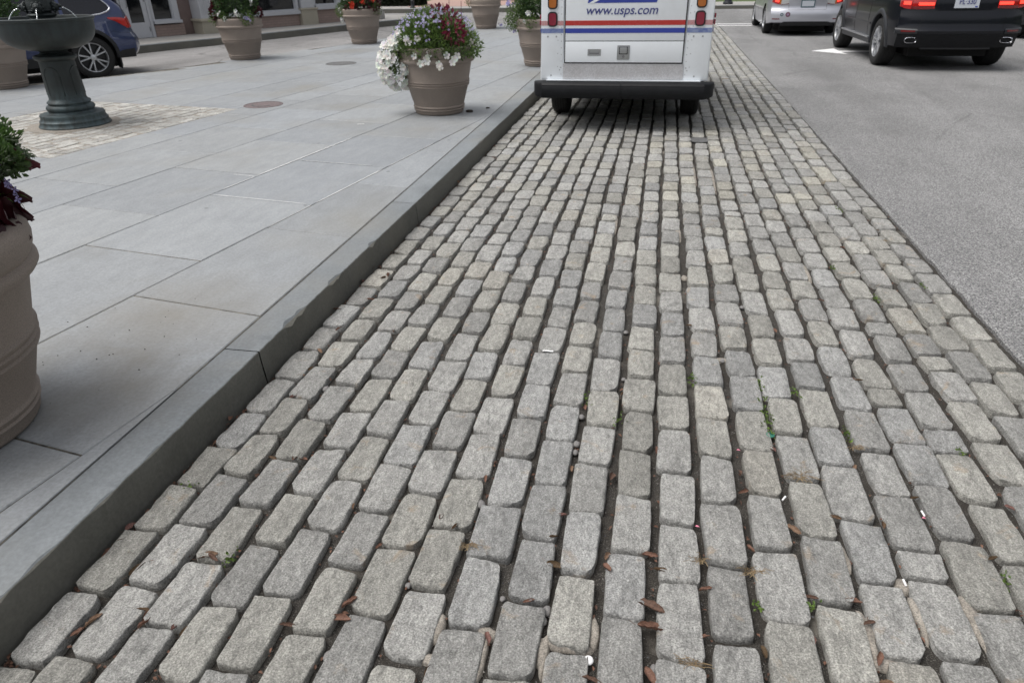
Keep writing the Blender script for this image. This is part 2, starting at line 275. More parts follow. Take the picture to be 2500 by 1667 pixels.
ROWS=[[[0.887,-1.487],[1.126,-1.47],[1.373,-1.478],[1.591,-1.479],[1.818,-1.481],[2.053,-1.492],[2.313,-1.492],[2.565,-1.486],[2.808,-1.489],[3.065,-1.485],[3.312,-1.488],[3.585,-1.479],[3.828,-1.493],[4.081,-1.464],[4.342,-1.485],[4.589,-1.497]],[[0.936,-1.334],[1.175,-1.337],[1.427,-1.339],[1.676,-1.339],[1.926,-1.352],[2.179,-1.345],[2.444,-1.353],[2.451,-1.36],[2.69,-1.36],[2.928,-1.352],[3.185,-1.349],[3.426,-1.348],[3.67,-1.323],[3.923,-1.34],[4.191,-1.362],[4.453,-1.36],[4.714,-1.368]],[[1.058,-1.204],[1.293,-1.216],[1.538,-1.218],[1.787,-1.213],[2.043,-1.199],[2.306,-1.2],[2.531,-1.216],[2.808,-1.219],[3.061,-1.226],[3.306,-1.212],[3.565,-1.216],[3.815,-1.215],[4.073,-1.224],[4.31,-1.224],[4.592,-1.23],[4.832,-1.239]],[[0.908,-1.05],[1.147,-1.062],[1.388,-1.059],[1.625,-1.077],[1.883,-1.073],[2.128,-1.059],[2.384,-1.082],[2.635,-1.085],[2.906,-1.06],[3.163,-1.069],[3.404,-1.064],[3.669,-1.065],[3.93,-1.071],[4.189,-1.069],[4.452,-1.069],[4.707,-1.07]],[[0.973,-0.927],[1.211,-0.947],[1.479,-0.953],[1.728,-0.943],[1.993,-0.93],[2.237,-0.941],[2.498,-0.935],[2.502,-0.936],[2.767,-0.939],[3.017,-0.944],[3.268,-0.934],[3.518,-0.928],[3.772,-0.922],[4.065,-0.924],[4.301,-0.915],[4.555,-0.912],[4.806,-0.911]],[[1.114,-0.788],[1.344,-0.802],[1.59,-0.801],[1.832,-0.799],[2.086,-0.807],[2.338,-0.811],[2.595,-0.8],[2.873,-0.809],[3.116,-0.807],[3.383,-0.796],[3.641,-0.793],[3.888,-0.789],[4.145,-0.789],[4.382,-0.78],[4.645,-0.787]],[[1.195,-0.662],[1.45,-0.666],[1.698,-0.663],[1.951,-0.667],[2.196,-0.66],[2.45,-0.658],[2.698,-0.655],[2.97,-0.66],[3.243,-0.652],[3.509,-0.64],[3.75,-0.656],[4.028,-0.655],[4.269,-0.65],[4.519,-0.651],[4.784,-0.649]],[[1.073,-0.528],[1.309,-0.525],[1.555,-0.536],[1.809,-0.535],[2.07,-0.528],[2.329,-0.527],[2.587,-0.526],[2.844,-0.522],[3.083,-0.514],[3.332,-0.507],[3.604,-0.511],[3.863,-0.508],[4.115,-0.5],[4.36,-0.495],[4.598,-0.508],[4.846,-0.513]],[[1.203,-0.394],[1.453,-0.398],[1.693,-0.387],[1.945,-0.39],[2.193,-0.389],[2.444,-0.376],[2.73,-0.389],[2.982,-0.377],[3.23,-0.364],[3.467,-0.369],[3.731,-0.374],[3.989,-0.369],[4.229,-0.372],[4.488,-0.376],[4.762,-0.378]],[[1.074,-0.207],[1.316,-0.244],[1.558,-0.263],[1.815,-0.259],[2.068,-0.247],[2.312,-0.243],[2.569,-0.236],[2.821,-0.248],[3.069,-0.246],[3.328,-0.236],[3.566,-0.233],[3.86,-0.237],[4.119,-0.237],[4.37,-0.234],[4.636,-0.23]],[[1.183,-0.117],[1.435,-0.107],[1.701,-0.11],[1.951,-0.107],[2.191,-0.106],[2.436,-0.103],[2.714,-0.098],[2.974,-0.105],[3.249,-0.11],[3.488,-0.101],[3.747,-0.096],[3.977,-0.094],[4.237,-0.092],[4.512,-0.083],[4.751,-0.092]],[[1.302,0.028],[1.543,0.03],[1.804,0.037],[2.052,0.036],[2.312,0.035],[2.567,0.037],[2.812,0.045],[3.056,0.045],[3.308,0.045],[3.565,0.045],[3.857,0.046],[4.121,0.048],[4.384,0.047],[4.638,0.046],[4.887,0.046]],[[1.193,0.168],[1.456,0.173],[1.694,0.18],[1.948,0.182],[2.211,0.178],[2.453,0.182],[2.715,0.181],[2.974,0.185],[3.245,0.183],[3.496,0.181],[3.768,0.181],[4.028,0.183],[4.249,0.189],[4.498,0.185],[4.776,0.18]],[[1.279,0.311],[1.54,0.312],[1.81,0.339],[2.059,0.34],[2.303,0.325],[2.549,0.327],[2.796,0.317],[3.052,0.32],[3.32,0.328],[3.602,0.329],[3.88,0.326],[4.154,0.327],[4.41,0.324],[4.665,0.326],[4.899,0.326]],[[1.366,0.46],[1.632,0.474],[1.876,0.46],[2.128,0.472],[2.387,0.468],[2.649,0.464],[2.897,0.464],[3.147,0.476],[3.417,0.466],[3.659,0.473],[3.944,0.473],[4.19,0.474],[4.455,0.465],[4.608,0.467],[4.865,0.476]],[[1.45,0.592],[1.706,0.606],[1.979,0.608],[2.249,0.611],[2.491,0.607],[2.763,0.604],[3.031,0.615],[3.3,0.606],[3.581,0.616],[3.831,0.607],[4.097,0.609],[4.346,0.606],[4.59,0.607],[4.857,0.601],[4.982,0.604]],[[1.299,0.743],[1.549,0.737],[1.806,0.748],[2.084,0.745],[2.323,0.745],[2.598,0.751],[2.831,0.748],[3.073,0.744],[3.371,0.759],[3.626,0.752],[3.882,0.746],[4.161,0.737],[4.424,0.756],[4.664,0.742],[4.943,0.743]],[[1.327,0.881],[1.589,0.886],[1.707,0.893],[1.954,0.888],[2.197,0.88],[2.465,0.882],[2.738,0.883],[2.999,0.891],[3.255,0.896],[3.527,0.897],[3.781,0.896],[4.049,0.897],[4.303,0.892],[4.554,0.901],[4.811,0.881]],[[1.504,1.018],[1.767,1.015],[2.028,1.02],[2.268,1.021],[2.508,1.022],[2.647,1.034],[2.912,1.034],[3.191,1.038],[3.425,1.022],[3.697,1.029],[3.957,1.027],[4.202,1.022],[4.456,1.028],[4.688,1.025],[4.958,1.025]],[[1.701,1.145],[1.964,1.15],[2.228,1.161],[2.381,1.171],[2.638,1.177],[2.886,1.18],[3.288,1.181],[3.555,1.181],[3.83,1.183],[4.073,1.179],[4.323,1.172],[4.571,1.163],[4.805,1.164]],[[2.326,1.275],[2.589,1.303],[2.83,1.317],[2.971,1.309],[3.192,1.311],[3.475,1.319],[3.725,1.318],[3.964,1.311],[4.221,1.315],[4.453,1.302],[4.716,1.306],[4.968,1.313]],[[2.774,1.416],[3.292,1.453],[3.54,1.454],[3.823,1.464],[4.066,1.464],[4.318,1.458],[4.569,1.465],[4.821,1.456],[5.09,1.455]],[[3.134,1.576],[3.402,1.591],[3.673,1.592],[3.951,1.601],[4.186,1.592],[4.447,1.608],[4.711,1.607],[4.943,1.602],[5.198,1.603]]]
# ------------------------------------------------------------------ cobbled strip (setts)
def nz(x,y,z=0): return noise.noise(Vector((x,y,z)))
def kerbx(y): return -1.575+.011*max(0,min(1,(y-3)/6))*5*.9 if False else (-1.575 if y<3 else -1.575+.045*min(1,(y-3)/7))
NR=23
XF=[-1.484,-1.347,-1.208,-1.07,-.936,-.799,-.661,-.523,-.384,-.246,-.105,.037,.180,.324,.466,.606,.746,.886,1.024,1.165,1.310,1.450,1.585]
def rowx(i,y):
    yy=min(max(y,0),4.5); a=XF[i]+.0035*(yy-2.2)
    l=kerbx(y)+.092; r=1.672+.0052*max(y,0)-.02*max(0,y-14)/10-.075; u=l+(r-l)*i/22
    w=max(0,min(1,(y-3.5)/5)); w=w*w*(3-2*w)
    return a*(1-w)+u*w+.003*math.sin(y*1.3+i*2.1)+.003*math.sin(y*4.1+i*1.7)
cob=MB(); rs=random.Random(5)
def square_ring(n):
    o=[]
    for k in range(n):
        t=4*k/n; e=int(t); f=2*(t-e)-1
        o.append(((1,f),(-f,1),(-1,-f),(f,-1))[e])
    return o
def sett(cx,cy,w,l,ang,y,col,z0=0,proud=0):
    if y<2.6: n,rings=48,(0,.3,.55,.76,.88,.935,.965,.985,1.0,1.008,1.0)
    elif y<5: n,rings=32,(0,.5,.8,.94,1.0,1.01)
    elif y<9: n,rings=20,(0,.8,.95,1.0,1.0)
    else: n,rings=12,(0,.88,1.0,1.0)
    ring=square_ring(n); ca,sa=math.cos(ang),math.sin(ang)
    ex=rs.uniform(7,13); sd=rs.uniform(0,99); vs=[];fs=[]
    tx,ty=rs.uniform(-.02,.02),rs.uniform(-.013,.013)
    tp1=rs.uniform(-.07,.07); tp2=rs.uniform(-.05,.05); cut=[rs.choice((0,0,0,.02,.04,.07,.12)) for _ in range(4)]
    lx=w/2; ly=l/2
    m=len(rings)
    for ri,rr in enumerate(rings):
        if rr==0: pts=[(0,0)]
        else:
            pts=[]
            for (u,v) in ring:
                s=(abs(u)**ex+abs(v)**ex)**(-1/ex)
                qd=(0 if u>0 else 1)+(0 if v>0 else 2); s*=1-cut[qd]*max(0,abs(u)*abs(v)-.35)*1.2
                e=1+.055*nz(u*1.3+sd,v*2.2,3)+.034*nz(u*3.4+sd,v*6,7)+.020*nz(u*9+sd,v*14,7)
                f=rr*s*(1+(e-1)*rr**2)
                pts.append((u*f,v*f))
        for (a,b) in pts:
            x=a*lx*(1+tp1*b); yy=b*ly*(1+tp2*a)
            rho=max(abs(a),abs(b))
            last=(ri==m-1); pre=(ri==m-2)
            h=-.0020*rho**2-.0080*(max(0,rho-.925)/.075)**2.4
            if y<5: h+=.0060*nz(x*14+sd,yy*14,sd)+.0032*nz(x*40+sd,yy*30,1)+.0022*nz(x*100+sd,yy*80,1)-.0035*max(0,nz(x*22+sd,yy*22,9)-.15)*(rho>.5)
            h+=tx*x+ty*yy+z0
            if pre: h=z0-.026
            if y>=2.6 and y<5 and ri==m-3: h-=.003
            if last: h=-.06; 
            vs.append(Vector((cx+x*ca-yy*sa,cy+x*sa+yy*ca,h)))
    idx=[0]; b=0; starts=[]
    for rr in rings:
        starts.append(b); b+=1 if rr==0 else n
    for k in range(n): fs.append((0,1+k,1+(k+1)%n))
    for ri in range(1,m-1):
        s0,s1=starts[ri],starts[ri+1]
        for k in range(n): fs.append((s0+k,s1+k,s1+(k+1)%n,s0+(k+1)%n))
    cob.add(vs,fs,0,col)
def tone(y,i):
    t=rs.random(); b=rs.uniform(.235,.335)
    if t<.46: c=(b,b*1.0,b*.985)
    elif t<.80: c=(b*1.02,b*1.01,b*.955)
    elif t<.975: c=(b*.985,b*.995,b*1.0)
    else: c=(b*1.13,b*1.10,b*1.02)
    if 5.2<y<8.2 and 11<=i<=21 and rs.random()<.25: c=(b*1.17,b*1.14,b*1.03)
    k=.93 if y<4 else .96
    return (c[0]*k*1.012,c[1]*k,c[2]*k*.965)
YFAR=27.5
MH=(.51,7.32,.12)
for i in range(NR):
    js=[p[0] for p in ROWS[i]]; o=[js[0]]
    for v in js[1:]:
        if v-o[-1]<.085: continue
        while v-o[-1]>.36: o.append(o[-1]+.255)
        o.append(v)
    js=o
    while js[0]>.55: js.insert(0,js[0]-rs.choice((.25,.26,.24,.25)))
    while js[-1]<YFAR: js.append(js[-1]+rs.choice((.25,.26,.24,.25,.27,.16 if rs.random()<.15 else .25)))
    for a,b in zip(js,js[1:]):
        ym=(a+b)/2; l=b-a
        gap=rs.uniform(.010,.018); gx=rs.uniform(.016,.028)
        if ym>9: gap*=.8
        xm=rowx(i,ym); w=.1395-gx+rs.gauss(0,.0035)
        if rs.random()<.05: w+=.010
        if i==NR-1 : xm-=.004
        if abs(xm-MH[0])<.13 and abs(ym-MH[1])<.13: continue
        if (xm-MH[0])**2+(ym-MH[1])**2<.20**2: l*=.82
        dx=rs.uniform(-.004,.004)
        z0=rs.uniform(-.004,.004)+.003*math.sin(ym*.9+i*.5)
        sett(xm+dx,ym+rs.uniform(-.004,.004),w,l-gap,rs.uniform(-.028,.028),ym,tone(ym,i),z0)
o=cob.build('cobblestone_pavement',M_sett,smooth=50,color=True); meta(o,kind='structure')
# grit bed under and between the setts (slightly uneven)
bed=MB(); xs=[-1.62+.036*k for k in range(94)]; ys=[0]; 
while ys[-1]<YFAR+1.0: ys.append(ys[-1]+(.03 if ys[-1]<3.4 else .12 if ys[-1]<8 else 1.2))
vs=[];fs=[]
for y in ys:
    for x in xs: vs.append((x,y,-.0295+(.0095*nz(x*9,y*9)+.004*nz(x*30,y*30) if y<8 else 0)))
nx=len(xs)
for j in range(len(ys)-1):
    for k in range(nx-1): fs.append((j*nx+k,j*nx+k+1,(j+1)*nx+k+1,(j+1)*nx+k))
bed.add(vs,fs); o=bed.build('joint_grit',M_sand,smooth=180); meta(o,kind='structure')
# mortar smears between a few setts
def blob(mb,x,y,z,rx,ry,h,seed,n=18,col=(1,1,1)):
    vs=[(x,y,z+h)];fs=[]
    for ri,(rr,hh) in enumerate(((.5,.9),(.85,.55),(1.0,-.6))):
        for k in range(n):
            a=2*PI*k/n; e=1+.35*nz(math.cos(a)*1.5+seed,math.sin(a)*1.5,seed)+.15*nz(math.cos(a)*4+seed,math.sin(a)*4,2)
            vs.append((x+rx*rr*e*math.cos(a),y+ry*rr*e*math.sin(a),z+h*hh))
    for k in range(n): fs.append((0,1+k,1+(k+1)%n))
    for ri in range(2):
        for k in range(n): fs.append((1+ri*n+k,1+(ri+1)*n+k,1+(ri+1)*n+(k+1)%n,1+ri*n+(k+1)%n))
    mb.add(vs,fs,0,col)
mm=MB()
for k,(x,y,rx,ry) in enumerate([(-.11,1.205,.085,.020),(-.17,1.17,.018,.06),(-.045,1.25,.018,.05),(-.44,1.10,.05,.02),(-.46,1.20,.016,.05),(-.33,1.20,.03,.022),(.67,1.37,.016,.09),(.82,1.46,.016,.09),(.81,1.565,.022,.03),(.70,1.285,.05,.02),(.96,1.47,.02,.09),(.4,2.80,.03,.02),(.26,3.73,.02,.03),(.67,1.64,.016,.05),(.88,1.50,.04,.016),(-.325,1.12,.014,.08),(.24,4.5,.02,.2),(.95,3.9,.018,.15),(.55,5.9,.018,.4),(.68,6.2,.018,.5),(.82,6.5,.018,.6),(.4,6.0,.018,.4),(.96,6.6,.018,.5),(1.1,6.8,.018,.4),(-.04,4.9,.016,.2),(-.18,4.6,.016,.2)]):
    blob(mm,x,y,-.021,rx,ry,.011,k*3.7)
o=mm.build('mortar_patches',M_mortar,smooth=180); meta(o,kind='structure')
# asphalt roads and the ground sheet
g=MB(); S=260
g.add([(-S,-S,-.09),(S,-S,-.09),(S,S,-.09),(-S,S,-.09)],[(0,1,2,3)]); o=g.build('ground',M_asph2); meta(o,kind='structure')
g=MB(); ex=[]
y=-8
while y<31.45:
    x=1.672+.0052*max(y,0)-.02*max(0,y-14)/10+(.014*nz(y*5,1)+.009*nz(y*22,4) if 0<y<12 else 0); ex.append((x,y)); y+=(.03 if 1.5<y<8 else .4)
ex.append((1.66,31.45))
vs=[];fs=[]
for (x,y) in ex: vs+=[(x,y,-.075),(x,y,-.012),(x+.02,y,-.003),(30,y,-.003)]
for k in range(len(ex)-1):
    for j in range(3): a=k*4+j; fs.append((a,a+1,a+5,a+4))
g.add(vs,fs); o=g.build('road',M_asph); meta(o,kind='structure')
def poly_sheet(name,pts,z,m,parent=None):
    bm=bmesh.new(); v=[bm.verts.new((x,y,z)) for x,y in pts]; bm.faces.new(v)
    bmesh.ops.triangulate(bm,faces=bm.faces[:]); bmesh.ops.recalc_face_normals(bm,faces=bm.faces[:]); me=bpy.data.meshes.new(name); bm.to_mesh(me); bm.free()
    if me.polygons[0].normal.z<0: me.flip_normals()
    me.materials.append(m)
    return link(bpy.data.objects.new(name,me),parent)
g=MB(); g.add([(-60,-60,-.045),(-1.8,-60,-.045),(-1.8,27.4,-.045),(-60,27.4,-.045),(1.64,27.4,-.045),(1.64,31.45,-.045),(-60,31.45,-.045),(-1.8,31.45,-.045)],[(0,1,2,3),(3,2,7,6),(2,4,5,7)]); o=g.build('side_street',M_asph2); meta(o,kind='structure')
# painted marks on the road
pm=MB(); zt=.001
def flat(mb,pts,z,mi=0): mb.add([(x,y,z) for x,y in pts],[tuple(range(len(pts)))],mi)
flat(pm,[(3.07,15.71),(3.63,15.12),(3.60,15.52),(5.2,15.62),(5.2,15.80),(3.60,15.74),(3.59,16.18)],zt)
flat(pm,[(1.7,22.5),(9,22.5),(9,22.68),(1.7,22.68)],zt)
flat(pm,[(1.7,23.15),(9,23.15),(9,23.35),(1.7,23.35)],zt)
o=pm.build('road_marking',M_paint); meta(o,'white painted turn arrow and crossing lines on the asphalt road','road marking'); o['kind']='structure'

# ------------------------------------------------------------------ plaza of bluestone slabs
TH=R(8.7); CT,ST=math.cos(TH),math.sin(TH)
def uv2xy(u,v): return (u*CT+v*ST, -u*ST+v*CT)
EDGE=[(-16,-6),(-13.2,3.2),(-11.2,7.2),(-9.71,9.28),(-9.35,9.68),(-8.95,10.2),(-8.61,10.8),(-8.29,11.45),(-8.02,12.3),(-7.72,13.43),(-7.33,14.5),(-6.9,15.6),(-6.62,16.7),(-6.45,17.9),(-6.25,19.0),(-5.6,20.4),(-4.6,21.6),(-3.4,22.6),(-2.4,23.1),(-1.76,23.2)]
XK=-1.742   # joint between slabs and kerbstones
def clip(poly,a,b):
    """keep the part of poly left of a->b"""
    out=[]; n=len(poly)
    s=lambda p:(b[0]-a[0])*(p[1]-a[1])-(b[1]-a[1])*(p[0]-a[0])
    for i in range(n):
        p,q=poly[i],poly[(i+1)%n]; sp,sq=s(p),s(q)
        if sp>=0: out.append(p)
        if (sp>=0)!=(sq>=0): t=sp/(sp-sq); out.append((p[0]+(q[0]-p[0])*t,p[1]+(q[1]-p[1])*t))
    return out
def inside_edge(x,y):
    for (x0,y0),(x1,y1) in zip(EDGE,EDGE[1:]):
        if y0<=y<=y1: return x>x0+(x1-x0)*(y-y0)/(y1-y0)
    return False
def area(p): return sum(p[i][0]*p[(i+1)%len(p)][1]-p[(i+1)%len(p)][0]*p[i][1] for i in range(len(p)))/2
sl=MB(); rp=random.Random(3)
SQ=(-8.35,-6.03,4.45,6.98)
def slab(poly,tone_):
    if len(poly)<3 or area(poly)<.004: return
    # shrink for the joint
    cx=sum(p[0] for p in poly)/len(poly); cy=sum(p[1] for p in poly)/len(poly)
    n=len(poly); g=.0048
    def inset(d):
        o=[]
        for i in range(n):
            p0,p,p1=Vector(poly[i-1]),Vector(poly[i]),Vector(poly[(i+1)%n])
            e0=(p-p0).normalized(); e1=(p1-p).normalized(); n0=Vector((-e0.y,e0.x)); n1=Vector((-e1.y,e1.x)); bs=(n0+n1)
            k=bs.length
            if k<.3: o.append(p); continue
            bs/=k; o.append(p+bs*(d/max(.35,bs.dot(n0))))
        return o
    a=inset(g); b=inset(g+.004); dz=rp.uniform(-.0012,.0012)
    vs=[(p.x,p.y,KZ-.03) for p in a]+[(p.x,p.y,KZ-.004+dz) for p in a]+[(p.x,p.y,KZ+dz) for p in b]
    fs=[tuple(range(2*n,3*n))]
    for i in range(n):
        j=(i+1)%n; fs+=[(i,j,n+j,n+i),(n+i,n+j,2*n+j,2*n+i)]
    sl.add(vs,fs,0,tone_)
ncl=[(-16,-6)]
k=-1
for c in range(-1,22):
    u1=-2.02-.8795*c+ (0 if c>=0 else .0); u0=u1-.8795
    cuts=[(u0,u1)]
    if c==4: cuts=[(SQ[1],u1)]          # narrow course up to the cobbled square
    if c>=4: 
        u1=SQ[1]-.8795*(c-5); u0=u1-.8795
        if c==4: u0,u1=SQ[1],-2.02-.8795*4
    off=.54*((c+1)%2)
    v=-7.0+ (3.41-.0) % 1.08 + off*0
    v0=(3.41 if c%2==0 else 3.93-.03)-1.08*12
    vv=v0
    while vv<27:
        ln=1.08 if vv<8 else rp.choice((.95,1.08,1.3))
        va,vb=vv,vv+ln; vv+=ln
        def emit(ua,ub,va,vb):
            poly=[uv2xy(ua,va),uv2xy(ub,va),uv2xy(ub,vb),uv2xy(ua,vb)]
            poly=clip(poly,(XK,-50),(XK,50))
            if len(poly)<3: return
            cx=sum(p[0] for p in poly)/len(poly); cy=sum(p[1] for p in poly)/len(poly)
            if cy<-4 : return
            # clip against the far edge segments near by
            if not all(inside_edge(*p) for p in poly):
                if not any(inside_edge(*p) for p in poly): return
                for a,b in zip(EDGE,EDGE[1:]):
                    if min(a[1],b[1])-1.2<cy<max(a[1],b[1])+1.2 and abs((a[0]+b[0])/2-cx)<2.2: poly=clip(poly,b,a)
                    if len(poly)<3: return
            t=rp.uniform(.90,1.06); bl=rp.uniform(0,.035)
            slab(poly,(t*(1-bl*.5),t,t*(1+bl)))
        if u0<SQ[1]-.01 and u1>SQ[0]+.01 and va<SQ[3] and vb>SQ[2]:
            if va<SQ[2]: emit(u0,u1,va,SQ[2])
            if vb>SQ[3]: emit(u0,u1,SQ[3],vb)
            if u0<SQ[0]: emit(u0,SQ[0],max(va,SQ[2]),min(vb,SQ[3]))
        else: emit(u0,u1,va,vb)
o=sl.build('pavement',M_slab,color=True); meta(o,kind='structure')
# joint bed under the slabs
bedpts=[(XK,-6)]+[(XK,23.2)]+EDGE[::-1][1:]
o=poly_sheet('pavement_joint_bed',bedpts,KZ-.0045,M_joint); meta(o,kind='structure')
# edge face of the plaza towards the side street
g=MB(); vs=[];fs=[]
for (x,y) in EDGE: vs+=[(x-.13,y+.02,-.05),(x-.13,y+.02,KZ-.07),(x-.02,y,KZ-.062),(x-.01,y,KZ-.062),(x+.01,y,KZ-.002)]
for k in range(len(EDGE)-1):
    for j in range(4): a=k*5+j; fs.append((a+5,a+6,a+1,a))
g.add(vs,fs); o=g.build('plaza_edge_kerb',M_kerb,color=True); meta(o,kind='structure')
# white filler in some joints (sheet just proud of the bed, inside the joint)
wf=MB()
def strip(mb,a,b,w,z,seed=0,n=24):
    a=Vector(a);b=Vector(b); d=(b-a).normalized(); nn=Vector((-d.y,d.x)); vs=[];fs=[]
    for k in range(n+1):
        p=a.lerp(b,k/n); e=w*(.55+.6*abs(nz(k*.6+seed,seed)))*(min(1,k/2+.2))*(min(1,(n-k)/2+.2)); 
        vs+=[(p.x+nn.x*e,p.y+nn.y*e,z),(p.x-nn.x*e,p.y-nn.y*e,z)]
    for k in range(n): fs.append((2*k,2*k+1,2*k+3,2*k+2))
    mb.add(vs,fs)
zz=KZ+.0022
for a,b,w,sd in ((uv2xy(-3.785,4.45),uv2xy(-3.785,5.9),.012,1),(uv2xy(-3.785,4.05),uv2xy(-3.785,4.45),.006,2),(uv2xy(-3.785,3.915),uv2xy(-2.95,3.915),.008,3),(uv2xy(-2.90,3.95),uv2xy(-2.90,4.9),.008,5),(uv2xy(-2.9,3.42),uv2xy(-2.9,3.9),.004,6),(uv2xy(-3.78,4.985),uv2xy(-3.0,4.985),.005,7),(uv2xy(-4.0,4.435),uv2xy(-3.8,4.435),.009,8),(uv2xy(-2.9,5.0),uv2xy(-2.9,5.9),.004,9)):
    strip(wf,a,b,w*.62,zz,sd)
o=wf.build('joint_filler',M_white); meta(o,kind='structure')
# kerbstones with chips broken off the arris
kb=MB(); kf=MB(); joints=[-3.5,-1.3,.1,2.30,4.44,6.5,8.7,10.9,13.1,15.3,17.5,19.7,21.9,23.2]
chips=[(2.60,.07,.024),(2.70,.05,.018),(3.07,.05,.018),(3.13,.03,.018),(3.63,.05,.02),(6.35,.07,.012),(1.35,.05,.008),(1.1,.06,.007),(.95,.04,.01),(1.6,.05,.006)]
for a,b in zip(joints,joints[1:]):
    t=rp.uniform(.94,1.05); n=max(8,int((b-a)/(.018 if a<4 and b>0 else .12))); vs=[];fs=[]; vf=[];ff=[]; sd=rp.uniform(0,50)
    for k in range(n+1):
        y=a+.003+(b-a-.006)*k/n; x=kerbx(y)+(.0035*nz(y*14,sd)+.002*nz(y*55,sd))
        ch=0
        for (cy,cw,cd) in chips:
            if abs(y-cy)<cw: ch=max(ch,cd*(1-(abs(y-cy)/cw)**2)*(1+.45*nz(y*45,cy)))
        r=.004+.0025*abs(nz(y*20,3+sd))
        vs+=[(XK+.005,y,KZ-.03),(XK+.005,y,KZ-.003),(XK+.009,y,KZ),(x-r-ch,y,KZ)]
        ck=ch*.75
        vs+=[(x-.002-ch*.62,y,KZ-r*.5-ck*.5)] ; vf+=[(x-.002-ch*.62,y,KZ-r*.5-ck*.5),(x-.0005-ch*.12,y,KZ-r*.8-ck*.9),(x,y,KZ-r-ck),(x+.004*nz(y*9,sd)+.004,y,KZ-.075-ck*.3),(x+.012+.004*nz(y*7,1),y,-.05)]
    for k in range(n):
        for j in range(4): q_=k*5+j; fs.append((q_,q_+1,q_+6,q_+5))
        for j in range(4): q_=k*5+j; ff.append((q_,q_+1,q_+6,q_+5))
    for vv_,ff_,w_ in ((vs,fs,4),(vf,ff,5)):
        pass
    kb.add(vs,[f[::-1] for f in fs],0,(t,t,t)); kf.add(vf,[f[::-1] for f in ff],0,(t,t,t))
    for yy,i0 in ((a+.003,0),(b-.003,n)):
        kf.add([(XK+.005,yy,-.05),(XK+.005,yy,KZ-.004),(kerbx(yy)-.006,yy,KZ-.004),(kerbx(yy),yy,-.05)],[(0,1,2,3)],0,(.5,.5,.5))
o=kb.build('kerb',[M_kerb],smooth=40,color=True); meta(o,kind='structure')
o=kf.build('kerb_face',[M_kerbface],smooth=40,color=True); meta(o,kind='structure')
# cobbled square round the fountain
cob2=MB(); save=cob; cob=cob2; rs=random.Random(9)
FX,FY=-6.24,6.75
u=SQ[0]+.05
bx,by=uv2xy(SQ[0],SQ[2])
rows_n=17; wv=(SQ[1]-SQ[0])/rows_n
for i in range(rows_n):
    v=SQ[2]-rs.uniform(0,.15); um=SQ[0]+wv*(i+.5)
    while v<SQ[3]:
        l=rs.uniform(.13,.27); va=max(v,SQ[2]); vb=min(v+l,SQ[3]); v+=l
        if vb-va<.06: continue
        x,y=uv2xy(um,(va+vb)/2)
        if (x-FX)**2+(y-FY)**2<.47**2: continue
        b=rs.uniform(.30,.44)
        sett(x,y,wv-.012,vb-va-.012,-TH+rs.uniform(-.02,.02),6.0,(b,b*.98,b*.92),KZ+.0015+rs.uniform(-.003,.003))
o=cob2.build('cobblestone_square',M_sett,smooth=50,color=True); meta(o,kind='structure'); cob=save
c=[uv2xy(SQ[0],SQ[2]),uv2xy(SQ[1],SQ[2]),uv2xy(SQ[1],SQ[3]),uv2xy(SQ[0],SQ[3])]
o=poly_sheet('square_joint_bed',c,KZ-.0035+.0005,M_mortar); meta(o,kind='structure')
g=MB(); g.lathe([(.0,KZ-.02),(.47,KZ-.02),(.47,KZ+.001),(.44,KZ+.003),(0,KZ+.003)],40,(FX,FY,0)); o=g.build('mortar_ring',M_mortar,smooth=40); meta(o,kind='structure')

# ------------------------------------------------------------------ building side kerb and sidewalks
def sidewalk(name,line,inner,zt=.13,zb=-.05,mk=M_walk,mf=M_kerbface):
    """line: kerb foot from near to far; inner: points closing the polygon"""
    g=MB(); n=len(line); vs=[];fs=[]
    for (x,y),(nx_,ny_) in zip(line,normals(line)):
        vs+=[(x,y,zb),(x-nx_*.008,y-ny_*.008,zt-.012),(x-nx_*.02,y-ny_*.02,zt),(x-nx_*.15,y-ny_*.15,zt)]
    for k in range(n-1):
        for j in range(3): a=k*4+j; fs.append((a+4,a+5,a+1,a))
    g.add([v for v in vs],fs); mi=[]
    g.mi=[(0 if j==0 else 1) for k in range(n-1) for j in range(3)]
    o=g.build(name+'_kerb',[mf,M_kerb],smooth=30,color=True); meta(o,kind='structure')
    top=[(x-nx_*.153,y-ny_*.153) for (x,y),(nx_,ny_) in zip(line,normals(line))]+inner
    bm=bmesh.new(); v=[bm.verts.new((x,y,zt)) for x,y in top]; bm.faces.new(v); bmesh.ops.triangulate(bm,faces=bm.faces[:]); bmesh.ops.recalc_face_normals(bm,faces=bm.faces[:])
    me=bpy.data.meshes.new(name); bm.to_mesh(me); bm.free()
    if me.polygons[0].normal.z<0: me.flip_normals()
    me.materials.append(mk); a=me.color_attributes.new('tone','FLOAT_COLOR','POINT'); a.data.foreach_set('color',[1.0]*(4*len(me.vertices)))
    o=link(bpy.data.objects.new(name,me)); meta(o,kind='structure')
def normals(line):
    o=[]
    for i in range(len(line)):
        a=Vector(line[max(0,i-1)]); b=Vector(line[min(len(line)-1,i+1)]); d=(b-a).normalized(); o.append((d.y,-d.x))
    return o
line=[(-19.5,-3),(-16.2,5.5),(-14.1,10.6),(-12.12,15.1),(-11.67,16.3),(-11.1,17.54),(-10.68,18.6),(-10.2,19.9),(-9.5,21.9),(-8.95,23.3),(-8.4,24.6),(-8.15,25.4),(-8.2,26.1),(-8.6,26.7),(-9.4,27.1),(-11,27.3),(-30,27.4)]
sidewalk('sidewalk',line,[(-30,-3)])
line=[(-45,31.40),(-20,31.4),(-8,31.4),(0,31.4),(8,31.4),(40,31.4)]
